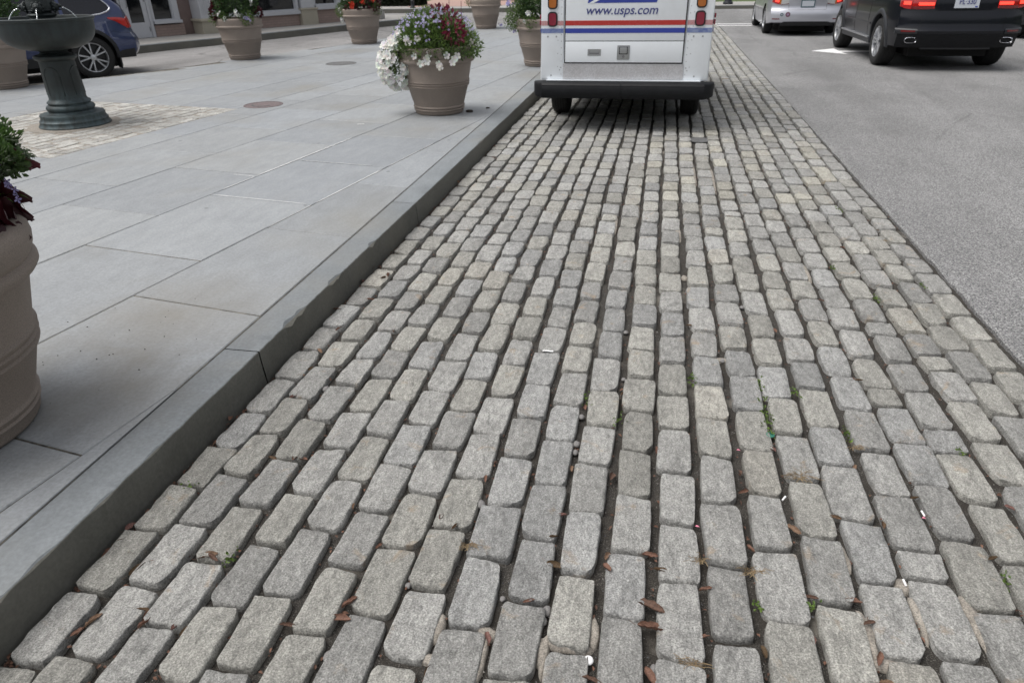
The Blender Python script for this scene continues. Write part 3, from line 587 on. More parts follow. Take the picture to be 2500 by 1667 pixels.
sidewalk('far_sidewalk',line[::-1][::-1],[(40,34.6),(-45,34.6)])
# brick path, lawn and hedges beyond the far sidewalk
o=poly_sheet('lawn',[(-60,34.55),(60,34.55),(60,120),(-60,120)],.125,M_grass); meta(o,kind='structure')
o=poly_sheet('brick_path',[(-11.2,32.9),(-6.9,32.9),(-6.6,38.3),(-9,44),(-16,60),(-19,60),(-12.5,42)],.137,M_brickpath); meta(o,kind='structure')

# ------------------------------------------------------------------ plants
def rvec(r): 
    while 1:
        v=Vector((r.uniform(-1,1),r.uniform(-1,1),r.uniform(-1,1)))
        if .05<v.length<=1: return v.normalized()
def leaf(mb,p,d,up,l,w,r,col,fold=.25,curl=.25):
    """a small folded leaf: 6-vertex blade"""
    d=d.normalized(); s=d.cross(up)
    if s.length<.05: s=d.cross(Vector((1,0,0)))
    s.normalize(); n=s.cross(d)
    a=p; m1=p+d*l*.4-n*l*curl*.1; t=p+d*l-n*l*curl
    vs=[a,m1+s*w*.5+n*w*fold,m1,m1-s*w*.5+n*w*fold,p+d*l*.75-n*l*curl*.5+s*w*.34+n*w*fold*.7,p+d*l*.75-n*l*curl*.5,p+d*l*.75-n*l*curl*.5-s*w*.34+n*w*fold*.7,t]
    mb.add(vs,[(0,2,1),(0,3,2),(1,2,5,4),(2,3,6,5),(4,5,7),(5,6,7)],0,col)
def flower(mb,p,n,r_,petals,rr,col,cup=.35,width=.9):
    n=n.normalized(); a=n.cross(Vector((0,0,1)))
    if a.length<.1: a=Vector((1,0,0))
    a.normalize(); b=n.cross(a); t0=rr.uniform(0,6.28)
    for k in range(petals):
        t=t0+2*PI*k/petals; d=a*math.cos(t)+b*math.sin(t); s=n.cross(d)
        w=r_*width*PI/petals
        vs=[p-n*r_*.25,p+d*r_*.55+s*w*.55+n*r_*cup*.5,p+d*r_+s*w*.45+n*r_*cup,p+d*r_*1.05+n*r_*cup*.8,p+d*r_-s*w*.45+n*r_*cup,p+d*r_*.55-s*w*.55+n*r_*cup*.5]
        c=tuple(v*rr.uniform(.9,1.05) for v in col)
        mb.add(vs,[(0,1,2,3,4,5)],0,c)
def dome(mb,c,rad,n,lsize,rr,colr=(.7,1.25),flat=.3,zmin=-.3,inner=.45,kind='leaf',asp=.42,hang=.2):
    """leaf clumps spread through an ellipsoid volume, denser near its surface"""
    c=Vector(c)
    for _ in range(n):
        v=rvec(rr)
        while v.z<zmin: v=rvec(rr)
        k=inner+(1-inner)*rr.random()**.5
        k*=1+.16*nz(v.x*2.3+c.x,v.y*2.3,v.z*2.3)+.10*nz(v.x*6,v.y*6+c.y,v.z*6)
        p=c+Vector((v.x*rad[0],v.y*rad[1],v.z*rad[2]))*k
        d=(v+rvec(rr)*.8+Vector((0,0,flat-hang*rr.random()))).normalized()
        s=rr.uniform(*colr); l=lsize*rr.uniform(.6,1.3)
        leaf(mb,p,d,rvec(rr),l,l*asp*rr.uniform(.8,1.2),rr,(s*rr.uniform(.9,1.1),s,s*rr.uniform(.8,1.1)))
def pot(label,cat,x,y,k=1.0,kr=1.0,rz=0,group=None,prof=None):
    t=thing('flower_planter',label,cat,(x,y,KZ),rz,group)
    P=[(0,0),(.262,0),(.272,.006),(.277,.02),(.279,.038),(.289,.044),(.294,.053),(.288,.061),(.283,.066),(.292,.073),(.297,.081),(.292,.089),(.286,.096),
       (.343,.294),(.354,.300),(.359,.309),(.353,.316),(.350,.319),(.359,.326),(.363,.334),(.357,.341),(.354,.344),(.362,.350),(.366,.357),(.359,.364),(.357,.368),
       (.392,.543),(.404,.548),(.418,.553),(.427,.566),(.427,.582),(.417,.594),(.408,.600),(.411,.625),(.416,.668),(.417,.69),(.412,.705),(.402,.714),(.388,.718),(.374,.715),(.366,.705),(.360,.68),(.352,.62),(.345,.60),(0,.60)]
    if prof: P=prof
    m=MB(); m.lathe([(r*kr,z*k) for r,z in P],72,close=False); m.build('pot',M_pot,t,smooth=50)
    m=MB(); m.lathe([(0,.665*k),(.2*kr,.66*k),(.362*kr,.645*k),(.362*kr,.605*k)],32,close=False); m.build('soil',M_soil,t,smooth=60)
    return t
# the nearest complete planter: white petunias spilling left, lavender flowers, crimson leaves
rr=random.Random(4)
t=pot('brown planter overflowing with white petunias, small lavender flowers and crimson leaves','flower planter',-2.375,7.84,.985,.985,group='round brown flower planters on the plaza')
PG='round brown flower planters on the plaza'
m=MB(); dome(m,(.0,0,.68),(.45,.42,.36),8500,.034,rr,(.8,1.9),zmin=-.25,asp=.3,inner=.35)
dome(m,(.0,0,.70),(.38,.36,.26),1800,.05,rr,(.3,.8),zmin=-.4,asp=.6,inner=.1)
dome(m,(-.38,-.14,.56),(.19,.2,.22),1400,.036,rr,(.5,1.3),zmin=-.95,inner=.1)
dome(m,(.36,-.15,.70),(.2,.2,.14),700,.035,rr,(.6,1.5),zmin=-.8,inner=.2)
dome(m,(.0,-.34,.69),(.36,.1,.08),1100,.035,rr,(.5,1.3),zmin=-1,inner=.1)
for _ in range(420):
    a=rr.uniform(0,6.28); b=rr.uniform(.2,1); p=Vector((.44*b*math.cos(a),.41*b*math.sin(a),.70+.33*math.sqrt(max(0,1-b*b))))
    d=Vector((math.cos(a)*b,math.sin(a)*b,.9)); leaf(m,p,d,rvec(rr),rr.uniform(.05,.10),.008,rr,(1.2,1.3,1.1))
m.build('foliage',M_leaf,t,color=True)
m=MB()
for _ in range(230):
    v=rvec(rr)
    if v.y>.45: continue
    p=Vector((-.40,-.16,.53))+Vector((v.x*.20,v.y*.19,v.z*.245))*rr.uniform(.92,1.12)
    if v.z>.3 and p.x>-.32: continue
    flower(m,p,(v+Vector((-.1,-.7,.3))),rr.uniform(.029,.038),5,rr,(1,1,1),.3,1.15)
for _ in range(30):
    f=rr.random(); p=Vector((-.46+.16*f+rr.gauss(0,.02),-.18-.1*f,.70+.16*f+rr.gauss(0,.015))); flower(m,p,Vector((-.2,-.9,.4)),rr.uniform(.026,.034),5,rr,(1,1,1),.3,1.15)
m.build('petunias',M_petw,t,color=True)
for (x,y,z) in ((-.11,-.42,.635),(-.04,-.44,.565),(.02,-.42,.61),(.035,-.45,.585),(.16,-.45,.56),(.17,-.45,.535),(.31,-.40,.60),(.34,-.36,.63),(.30,-.42,.575),(-.20,-.38,.80),(-.18,-.39,.77),(-.08,-.37,.80),(.43,-.12,.74),(.46,0,.70),(.05,-.40,.66),(.24,-.40,.64)):
    m=MB(); flower(m,Vector((x,y,z)),Vector((rr.uniform(-.4,.4),-1,.1)),rr.uniform(.034,.042),5,rr,(1,1,1),.3,1.15); m.build('petunia',M_petw,t,color=True)
m=MB()
for _ in range(430):
    a=rr.uniform(0,6.28); b=rr.random()**.5*1.03; p=Vector((.46*b*math.cos(a),.43*b*math.sin(a),.70+.35*math.sqrt(max(0,1.08-b*b))+rr.uniform(-.02,.03)))
    if nz(p.x*6,p.y*6,3)<-.15: continue
    if (p-Vector((.24,-.2,.93))).length<.13 and rr.random()<.7: continue
    n=Vector((math.cos(a)*b,math.sin(a)*b-.45,.6)); flower(m,p,n+rvec(rr)*.4,rr.uniform(.012,.018),5,rr,(1,1,1),.1,.62)
m.build('lavender_flowers',M_petl,t,color=True)
m=MB()
for _ in range(85):
    f=rr.random(); v=rvec(rr); p=Vector((.22+.10*f,-.20-.12*f,1.00-.17*f))+Vector((v.x*.085,v.y*.06,v.z*.07)); leaf(m,p,v+Vector((0,-.4,.1)),rvec(rr),rr.uniform(.045,.075),.035,rr,tuple([rr.uniform(.6,1.3)]*3))
for _ in range(26):
    v=rvec(rr); p=Vector((.09,-.12,1.045))+Vector((v.x*.07,v.y*.05,v.z*.03)); leaf(m,p,v,rvec(rr),.06,.03,rr,(.8,.8,.8))
for (x,z) in ((.33,1.14),(.13,1.12),(.20,1.16)): m.tube([(x,-.1,z-.25),(x+.01,-.1,z)],.003,5)
m.c=m.c[:len(m.v)]+[(.4,.4,.4)]*(len(m.v)-len(m.c))
m.build('crimson_leaves',M_leafc,t,color=True)

def planter_generic(label,x,y,k,seed,green=M_leafd,h=(.34,.34,.36),cz=.86,nl=2600,ls=.05,maroon=None,white=(),red=(),lav=(),trail=None,kr=None,whitetrail=()):
    rr=random.Random(seed); t=pot(label,'flower planter',x,y,k,kr or k,group=PG)
    m=MB(); dome(m,(0,0,cz*k),h,nl,ls,rr,(.55,1.5),zmin=-.55,inner=.35,asp=.5)
    m.build('foliage',green,t,color=True)
    if maroon:
        for (a,b,c,r1) in maroon:
            m=MB()
            for _ in range(int(900*r1)): 
                v=rvec(rr); p=Vector((a,b,c))+v*r1; leaf(m,p,v+Vector((0,-.3,.2)),rvec(rr),.07,.045,rr,tuple([rr.uniform(.5,1.5)]*3))
            m.build('maroon_leaves',M_leafr,t,color=True)
    if trail:
        for (a,b,c,r1,n) in trail:
            m=MB(); dome(m,(a,b,c),(r1,r1,r1*1.1),n,.035,rr,(.6,1.4),zmin=-1,inner=.1); m.build('trailing_plant',M_leaf,t,color=True)
    for nm,M_,L,sz in (('white_flowers',M_petw,white,.033),('red_flowers',M_petr,red,.045),('lavender_flowers',M_petl,lav,.018)):
        for (a,b,c,r1,n) in L:
            m=MB(); pr=None
            for _ in range(n):
                v=rvec(rr); p=Vector((a,b,c))+v*r1
                if pr is not None and (p-pr).length>sz*2: p=pr+(p-pr).normalized()*sz*1.6
                pr=p; flower(m,p,v+Vector((0,-.8,.3)),sz*rr.uniform(.9,1.15),5,rr,(1,1,1),.3,1)
            m.build(nm[:-1],M_,t,color=True)
    return t
# far left pair, rear right pair, left edge pot
planter_generic('brown planter with dense round green shrub, maroon leaves and white blooms on its rim',-7.73,12.93,1.0,21,h=(.40,.40,.36),cz=.93,nl=3400,
  maroon=[(-.24,-.2,.80,.13),(-.3,-.1,.95,.07),(.40,.05,.80,.05)],white=[(-.02,-.39,.72,.03,3),(.36,-.1,1.0,.02,2),(.38,-.1,.92,.01,1),(-.12,-.36,.79,.04,4),(.2,-.34,.82,.05,5)],trail=[(.32,-.25,.72,.13,420),(-.30,-.3,.72,.10,160),(-.05,-.36,.74,.08,200)],lav=[(.32,-.3,.72,.12,26)])
planter_generic('brown planter with bright red blooms and white petunias trailing down its left side',-6.50,15.95,1.0,22,h=(.40,.40,.30),cz=.88,nl=3000,
  maroon=[(-.14,-.3,.74,.06),(.36,-.15,.82,.12),(.1,-.3,.76,.06)],red=[(-.06,-.36,.80,.055,9),(.18,-.3,.84,.03,4),(.38,-.2,.90,.05,3)],white=[(-.20,-.25,.93,.06,8),(-.42,-.18,.52,.07,10),(-.45,-.1,.66,.07,6)],trail=[(-.40,-.15,.68,.14,520),(.4,-.1,.70,.12,300)])
planter_generic('farthest brown planter, topped with loose pale green stems and standing behind the lavender flowers',-4.62,20.15,1.0,23,green=M_leaf,h=(.42,.42,.28),cz=.86,nl=2200,trail=[(-.40,-.1,.70,.15,420)],lav=[(.42,-.1,.12,.06,20),(.36,-.1,.86,.1,10)])
planter_generic('brown planter with trailing green stems, half hidden by the left side of the mail truck',-1.86,12.15,1.0,24,h=(.42,.40,.36),cz=.92,nl=3400,
  trail=[(-.33,-.15,.76,.22,1300),(-.10,-.34,.68,.12,500),(-.48,-.1,.66,.12,300),(.22,-.3,.78,.1,250)],lav=[(-.52,0,.92,.10,26),(-.38,-.1,.95,.08,14),(-.43,-.1,.52,.03,8)],white=[(-.16,-.38,.80,.035,5),(-.2,-.36,.70,.02,2),(.12,-.36,.86,.01,2)])
planter_generic('plain brown planter with a dark shrub behind the bronze fountain, cut by the left edge',-9.50,9.20,1.0,25,h=(.44,.44,.42),cz=.98,nl=3200,trail=[(.3,-.1,.80,.12,250)])

# near left planter, much larger in the picture
rr=random.Random(31)
NP=[(0,0),(.30,0),(.326,.006),(.335,.02),(.336,.045),(.345,.055),(.349,.064),(.342,.072),(.348,.082),(.353,.092),(.347,.102),(.346,.11),
    (.398,.270),(.408,.277),(.413,.288),(.405,.297),(.411,.304),(.417,.315),(.409,.324),(.415,.331),(.420,.342),(.412,.352),(.410,.356),
    (.452,.535),(.462,.545),(.482,.552),(.492,.566),(.492,.580),(.483,.592),(.478,.600),(.492,.628),(.497,.658),(.494,.682),(.480,.700),(.456,.709),(.436,.704),(.426,.690),(.420,.66),(.41,.62),(0,.61)]
t=thing('flower_planter','large brown planter in the left foreground with fern-like shrub and big maroon leaves','flower planter',(-2.435,1.565,KZ),0,PG)
m=MB(); m.lathe(NP,128,close=False); m.build('pot',M_pot,t,smooth=50)
m=MB(); m.lathe([(0,.66),(.2,.66),(.425,.65),(.425,.62)],40,close=False); m.build('soil',M_soil,t,smooth=60)
m=MB()
def frond(base,d,L_,w):
    d=d.normalized(); s=d.cross(Vector((0,0,1)))
    if s.length<.1: s=Vector((1,0,0))
    s.normalize(); n=s.cross(d)
    for k in range(9):
        f=k/9; p=base+d*L_*f-Vector((0,0,1))*L_*.25*f*f; ww=w*(1-.75*f)*(.6+.4*min(1,f*4))
        for sg in (-1,1):
            q=(d*.55+s*sg+n*rr.uniform(-.15,.3)).normalized()
            for j in range(4):
                pp=p+q*ww*(j/4)
                sh=rr.uniform(.5,1.5)*(.7+.6*f)
                leaf(m,pp,(q+d*rr.uniform(.1,1.2)*(1 if j%2 else -.2)+n*.3),n,ww*.55,ww*.22,rr,(sh*1.05,sh,sh*.8),.2,.2)
for _ in range(190):
    v=rvec(rr)
    while v.z<-.35: v=rvec(rr)
    c_=Vector((.08,.15,.895))+Vector((v.x*.40,v.y*.40,v.z*.15))*rr.uniform(.45,.98)
    ax=rvec(rr); r0=rr.uniform(.045,.085); sh=rr.uniform(.55,1.5)
    for _k in range(190):
        w_=rvec(rr); w_=w_-ax*w_.dot(ax)*.65; p_=c_+w_*r0*rr.uniform(.5,1.15)
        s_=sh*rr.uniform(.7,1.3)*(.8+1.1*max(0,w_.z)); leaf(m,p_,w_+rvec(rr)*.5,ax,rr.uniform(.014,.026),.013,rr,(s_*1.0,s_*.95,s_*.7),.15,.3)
m.build('shrub',M_leafd,t,color=True)
m=MB()
def bigleaf(base,d,L_,W_,droop,col,roll=0):
    d=Vector(d).normalized(); s=d.cross(Vector((0,0,1))).normalized(); s=(s*math.cos(roll)+Vector((0,0,1))*math.sin(roll)).normalized()
    nU=10;nV=6; vs=[];fs=[]; p=Vector(base); dd=d.copy()
    for i in range(nU+1):
        f=i/nU; ww=W_*(math.sin(PI*min(1,f*.93+.04))**.75)*(1-.25*f)
        n=s.cross(dd).normalized()
        if n.z<0: n=-n
        for j in range(-nV//2,nV//2+1):
            g=j/(nV/2); edge=1+.10*((i%2)-.5)*(abs(g)>.9)
            q=p+s*ww*.5*g*edge+n*(abs(g)*ww*.16-.012*math.sin(f*14+g*3)*abs(g)+(.004 if j==0 else 0)*-1); vs.append(q)
        p=p+dd*L_/nU; dd=(dd+Vector((0,0,-droop/nU))).normalized()
    for i in range(nU):
        for j in range(nV): a=i*(nV+1)+j; fs.append((a,a+1,a+nV+2,a+nV+1))
    m.add(vs,fs,0,col)
for (b,d,L_,W_,dr,c) in (((.20,-.20,.86),(.9,-.15,.15),.20,.12,1.6,1.1),((.12,-.24,.84),(.8,-.45,-.1),.24,.14,2.4,.9),((.22,-.24,.78),(.7,-.5,-.3),.16,.08,2.0,.6),((.05,-.26,.86),(.3,-.9,.1),.22,.14,2.0,.9),((.10,-.20,.96),(.7,-.2,.6),.20,.12,2.6,.9),((.0,-.3,.80),(.1,-1,0),.2,.12,2.2,.7),((.30,-.15,.74),(.5,-.6,-.4),.15,.09,1.5,.55),((.02,-.22,.98),(-.3,-.7,.5),.2,.13,2.2,1.0),((.15,-.32,.76),(.4,-.9,-.2),.17,.10,1.6,.8),((-.12,-.26,.86),(-.5,-.8,.2),.2,.12,2.2,.9),((.08,-.12,1.02),(.2,-.3,.9),.17,.1,2.6,1.2),((.20,-.10,.9),(.9,.2,.3),.18,.11,2.4,.8),((.24,-.3,.72),(.6,-.7,0),.14,.08,2.4,.9),((.14,-.34,.70),(.2,-.8,-.1),.14,.09,2.4,.6)):
    ro=R(82); q_=Vector((b[0]*1.15,b[1]*1.15,0)); q_.rotate(__import__('mathutils').Euler((0,0,ro))); d_=Vector(d); d_.rotate(__import__('mathutils').Euler((0,0,ro))); bigleaf((q_.x*.85+.02,q_.y*.85+.04,b[2]-.02),d_+Vector((0,0,.1)),L_*.72,W_*.95,dr*.75,(c,c,c),rr.uniform(-.3,.3))
for (b,d,L_,W_,dr,c,ro) in (((.15,.25,.88),(.55,.8,.0),.22,.12,.5,1.15,.9),((.15,.24,.83),(.5,.7,-.2),.24,.14,.6,.95,1.0),((.14,.20,.79),(.45,.65,-.5),.24,.13,.4,.7,1.0),((.20,.14,.86),(.3,.6,-.25),.22,.13,.6,1.0,.9),((.24,.12,.80),(.3,.55,-.5),.2,.12,.5,.8,1.0),((.12,.30,.80),(.6,.6,-.1),.2,.11,.7,.9,.7),((.18,.20,.93),(.4,.5,.5),.17,.10,1.4,1.2,.8),((.22,.26,.76),(.35,.5,-.2),.16,.09,.8,.6,1.1),((.10,.16,.90),(.1,.6,.2),.2,.13,1.0,.9,.9),((.26,.02,.86),(.3,.5,-.2),.2,.13,.7,.9,1.0),((.28,-.06,.80),(.3,.5,-.5),.2,.12,.6,.7,1.0),((.22,.30,.84),(.25,.3,-.6),.2,.13,.3,1.0,.9),((.27,.24,.82),(.25,.25,-.7),.2,.12,.3,.8,1.0),((.30,.16,.84),(.3,.3,-.6),.2,.14,.4,1.1,.9),((.20,.33,.88),(.45,.6,.05),.18,.12,.8,1.2,.9),((.24,.28,.90),(.5,.45,.0),.16,.11,.8,1.0,.8)):
    bigleaf((b[0]+.02,b[1]+.035,b[2]),d,L_,W_,dr,(c,c,c),ro)
for _ in range(40):
    p=Vector((rr.uniform(-.05,.24),rr.uniform(-.1,.28),rr.uniform(.68,.84))); sc=rr.uniform(.3,.9); bigleaf(p,(rr.uniform(-1,1),rr.uniform(-1,1),rr.uniform(-.2,.5)),rr.uniform(.10,.16),rr.uniform(.06,.1),1.5,(sc,sc,sc),rr.uniform(.2,1.1))
m.build('coleus_leaves',M_leafr,t,smooth=70,color=True)
m=MB()
for k in range(9):
    p=Vector((.22,.34,.78)); d=Vector((rr.uniform(.2,.8),rr.uniform(.2,.9),rr.uniform(-.3,.5)))
    for j in range(7):
        q=p+d*.014*j-Vector((0,0,.0016))*j*j; leaf(m,q,d+rvec(rr)*.9,Vector((0,0,1)),.035,.007,rr,(1.3,1.4,1.0),.1,.5)
for _ in range(60):
    p=Vector((rr.uniform(.15,.32),rr.uniform(.1,.36),rr.uniform(.66,.76))); leaf(m,p,rvec(rr),rvec(rr),.04,.012,rr,(.9,1,.8))
m.build('trailing_plant',M_leaf,t,color=True)
m=MB(); 
for k in range(16):
    z=1.02-.013*k; p=Vector((.34+.0015*k,.30+.002*k,z-.05)); flower(m,p+rvec(rr)*.008,Vector((rr.uniform(-.2,1),-.5,.1)),.011,4,rr,(1,1,1.05),.5,.7)
m.build('lavender_flowers',M_petl,t,color=True)
# ------------------------------------------------------------------ bronze fountain
t=thing('fountain','dark bronze drinking fountain with a wide round bowl, standing on the pale cobbled square','fountain',(FX,FY,KZ+.002))
m=MB(); m.lathe([(0,0),(.352,0),(.356,.01),(.348,.022),(.338,.034),(.336,.05),(.338,.062),(.326,.072),(.318,.088),(.316,.102),(.320,.116),(.314,.128),(.30,.132),(.232,.134),(.226,.142),(.222,.155)],72,close=False); m.build('plinth',M_bronze,t,smooth=45)
m=MB(); m.lathe([(.20,.134),(.215,.150),(.232,.168),(.238,.186),(.232,.204),(.214,.216),(.204,.222),(.207,.232),(.214,.240),(.209,.252),(.193,.262),(.183,.275),(.180,.285)],72,close=False); m.build('torus_base',M_bronze,t,smooth=60)
m=MB(); m.lathe([(.18,.283),(.180,.30),(.176,.45),(.170,.60),(.168,.655),(.176,.662),(.195,.672),(.206,.686),(.206,.702),(.195,.712),(.178,.716)],72,close=False); m.build('column',M_bronze,t,smooth=50)
m=MB()
for a0 in (-80,10,100,190):   # arched panels in relief round the shaft
    pts=[]
    w,h0,h1=.082,.32,.52
    for (dx,dz) in [(-w,h0),(-w,h1)]+[(-w*math.cos(PI*k/10),h1+.085*math.sin(PI*k/10)) for k in range(1,10)]+[(w,h1),(w,h0)]:
        a=R(a0)+dx/.175; r=.180-.012*((dz-.3)/.35); pts.append((r*math.cos(a),r*math.sin(a),dz))
    m.tube(pts,.006,6,close=True)
m.build('relief_panels',M_bronze,t,smooth=60)
m=MB(); m.lathe([(.165,.714),(.15,.722),(.13,.735),(.125,.748),(.16,.760),(.24,.772),(.32,.795),(.385,.835),(.425,.885),(.444,.94),(.450,1.0),(.452,1.035),(.462,1.040),(.468,1.052),(.468,1.066),(.458,1.072),(.440,1.070),(.434,1.06),(.432,1.0),(.42,.96),(.38,.93),(0,.92)],96,close=False); m.build('bowl',M_bronze,t,smooth=45)
m=MB(); m.lathe([(0,1.035),(.434,1.035)],64,close=False); m.build('water_surface',M_pool,t)
m=MB(); m.lathe([(.18,1.0),(.175,1.04),(.150,1.052),(.12,1.058),(.112,1.07),(.13,1.082),(.138,1.095),(.128,1.106),(.100,1.108),(.088,1.116),(.100,1.124),(.116,1.13),(.120,1.137),(.116,1.143),(.120,1.16),(.118,1.21),(.104,1.24),(.115,1.28),(.135,1.33),(.138,1.345),(.12,1.36),(.09,1.38),(.07,1.42),(.075,1.5),(.11,1.56),(.12,1.6),(.08,1.64),(.03,1.66),(0,1.70)],64,close=False); m.build('stem',M_bronze,t,smooth=45)
for a in (-57,33,123,213):
    A=R(a); c=Vector((.13*math.cos(A),.13*math.sin(A),1.165)); f=Vector((math.cos(A),math.sin(A),0)); s=Vector((-f.y,f.x,0)); up=Vector((0,0,1))
    m=MB()
    def ell(cc,rx,ry,rz_,n=10,k=7):
        vs=[];fs=[]
        for i in range(k+1):
            th=PI*i/k
            for j in range(n):
                ph=2*PI*j/n; vs.append(cc+f*ry*math.sin(th)*math.cos(ph)+s*rx*math.sin(th)*math.sin(ph)+up*rz_*math.cos(th))
        for i in range(k):
            for j in range(n): fs.append((i*n+j,(i+1)*n+j,(i+1)*n+(j+1)%n,i*n+(j+1)%n))
        m.add(vs,fs)
    ell(c+f*.005,.045,.04,.045); ell(c+f*.045+up*.006,.026,.026,.018); ell(c+f*.040-up*.028,.02,.022,.008); 
    for sg in (-1,1): ell(c+s*.034*sg+up*.034,.014,.012,.016); ell(c+f*.034+s*.018*sg+up*.022,.010,.010,.008)
    for k in range(9):
        q=2*PI*k/9; ell(c+s*.046*math.cos(q)+up*.046*math.sin(q)-f*.004,.014,.012,.014)
    m.build('lion_spout',M_bronze,t,smooth=60)
    m=MB(); p0=c+f*.06-up*.010; v=.62; pts=[]
    for k in range(15):
        tt=k*.0142; pts.append(p0+f*v*tt*1.35-up*4.9*tt*tt*1.05+s*.003*math.sin(k*1.9))
    pts=[p for p in pts if p.z>1.025]
    m.tube(pts,.0038,6,r2=.0055); m.build('water_jet',M_water,t,smooth=180)

# ------------------------------------------------------------------ mail truck
TX,TY=-.322,7.72
t=thing('mail_truck','white mail delivery truck with red and blue stripes, parked on the cobbles against the kerb','mail truck',(TX,TY,0),R(-.3))
W=.878
def rbox_outline(w,l0,l1,r,n=6):
    o=[]
    for cx,cy,a0 in ((w-r,l0+r,-90),(w-r,l1-r,0),(-w+r,l1-r,90),(-w+r,l0+r,180)):
        for k in range(n+1): a=R(a0+90*k/n); o.append((cx+r*math.cos(a),cy+r*math.sin(a)))
    return o
m=MB()
ol=rbox_outline(W,0,3.0,.07); n=len(ol)
zs=[(.50,1.0),(.55,1.0),(1.9,.982),(2.02,.955),(2.08,.90)]
vs=[];fs=[]
for z,k in zs:
    for (x,y) in ol: vs.append((x*k,(y-1.5)*(k if k>.97 else k+.02)+1.5,z))
for i in range(len(zs)-1):
    for j in range(n): fs.append((i*n+j,i*n+(j+1)%n,(i+1)*n+(j+1)%n,(i+1)*n+j))
fs.append(tuple(range(n))[::-1]); fs.append(tuple((len(zs)-1)*n+j for j in range(n)))
m.add(vs,fs)
m.box(-.84,.84,3.0,3.75,.50,1.12,b=.06)
m.box(-.80,.80,2.99,3.2,1.1,1.2)
m.build('body',M_vanw,t,smooth=40)
m=MB(); m.add([(-.76,3.03,1.95),(.76,3.03,1.95),(.78,3.25,1.2),(-.78,3.25,1.2)],[(0,1,2,3)]); 
for sg in (-1,1): m.box(sg*W*.992-.004,sg*W*.992+.004,2.0,2.75,1.15,1.8)
m.build('windows',M_glass,t)
m=MB(); m.box(-.80,.80,.1,3.6,.40,.50); m.box(-.55,.55,1.1,3.4,.20,.42,b=.03); m.box(-.80,.80,1.4,2.9,.26,.42); m.box(-.5,.5,.3,.9,.30,.42,b=.03); m.tube([(-.62,.95,.34),(.62,.95,.34)],.045,10); m.tube([(.3,.02,.36),(.3,.6,.36)],.025,8); m.build('underbody',M_under,t,smooth=40)  # lower boxes added to deepen the shade beneath the truck
# door recess, door and lower tread plate
YR=-.002
m=MB(); m.box(-.616,.606,-.006,.02,.665,1.95); m.build('door_gasket',M_black,t)
m=MB(); m.box(-.605,.595,-.020,.01,.885,1.94,b=.004); m.box(-.605,.595,-.020,.01,.678,.878,b=.004); d=m.build('rear_door',M_vanw,t,smooth=40)
m=MB(); m.box(-.605,.595,-.0225,-.018,1.030,1.075); m.build('red_stripe',M_redp,d)
m=MB(); m.box(-.605,.595,-.0225,-.018,.958,1.003); m.build('blue_stripe',M_bluep,d)
m=MB(); m.add([(-.385,-.0225,1.235),(.300,-.0225,1.235),(.40,-.0225,1.55),(-.30,-.0225,1.55)],[(0,1,2,3)])
m.build('emblem',M_bluep,d)
m=MB(); m.add([(-.372,-.0235,1.233),(-.325,-.0235,1.233),(-.16,-.0235,1.32),(-.02,-.0235,1.37),(-.24,-.0235,1.31)],[(0,1,2,3,4)]); m.build('emblem_swoosh',M_vanw,d)
def text(body,size,loc,rot,mt,parent,name,shear=0,ext=.0008,sx=1,align='CENTER',bold=0):
    cu=bpy.data.curves.new(name,'FONT'); cu.body=body; cu.size=size; cu.shear=shear; cu.extrude=ext; cu.align_x=align; cu.align_y='BOTTOM_BASELINE' if False else 'CENTER'; cu.offset=bold
    o=bpy.data.objects.new(name,cu); COL.objects.link(o); dg=bpy.context.evaluated_depsgraph_get(); me=bpy.data.meshes.new_from_object(o.evaluated_get(dg)); bpy.data.objects.remove(o)
    o=bpy.data.objects.new(name,me); me.name=name; me.materials.clear(); me.materials.append(mt); link(o,parent); o.location=loc; o.rotation_euler=rot; o.scale=(sx,1,1); return o
text('www.usps.com',.118,(-.043,-.0235,1.166),(R(90),0,0),M_navy,d,'web_address',shear=.22,sx=1.0,bold=.0006)
# handles
m=MB(); m.box(-.37,-.232,-.0225,-.018,.742,.806); m.build('grip_plate',M_steel,d)
m=MB(); m.box(-.352,-.25,-.0235,-.0215,.757,.790); m.build('grip_recess',M_grey,d)
m=MB(); m.box(-.348,-.254,-.0245,-.0225,.772,.789,b=.001); m.build('grip_lip',M_steel,d)
m=MB(); m.box(-.065,.062,-.023,-.018,.706,.842,b=.008); m.build('latch_plate',M_steel,d,smooth=40)
m=MB(); m.box(-.045,.042,-.0245,-.0225,.757,.828,b=.001); m.build('latch_recess',M_under,d)
m=MB(); m.box(-.038,.036,-.031,-.024,.764,.824,b=.004); m.build('latch_paddle',M_steel,d,smooth=40)
m=MB(); m.lathe([(0,.003),(.012,.003),(.014,0)],16,(0,0,0),M=Matrix.Translation((0,-.0235,.735))@Matrix.Rotation(R(90),4,'X')); m.build('keyhole',M_grey,d)
# tread plate
m=MB(); m.box(-.628,.618,-.012,.02,.512,.664,b=.003); m.build('tread_plate',M_dplate,t)
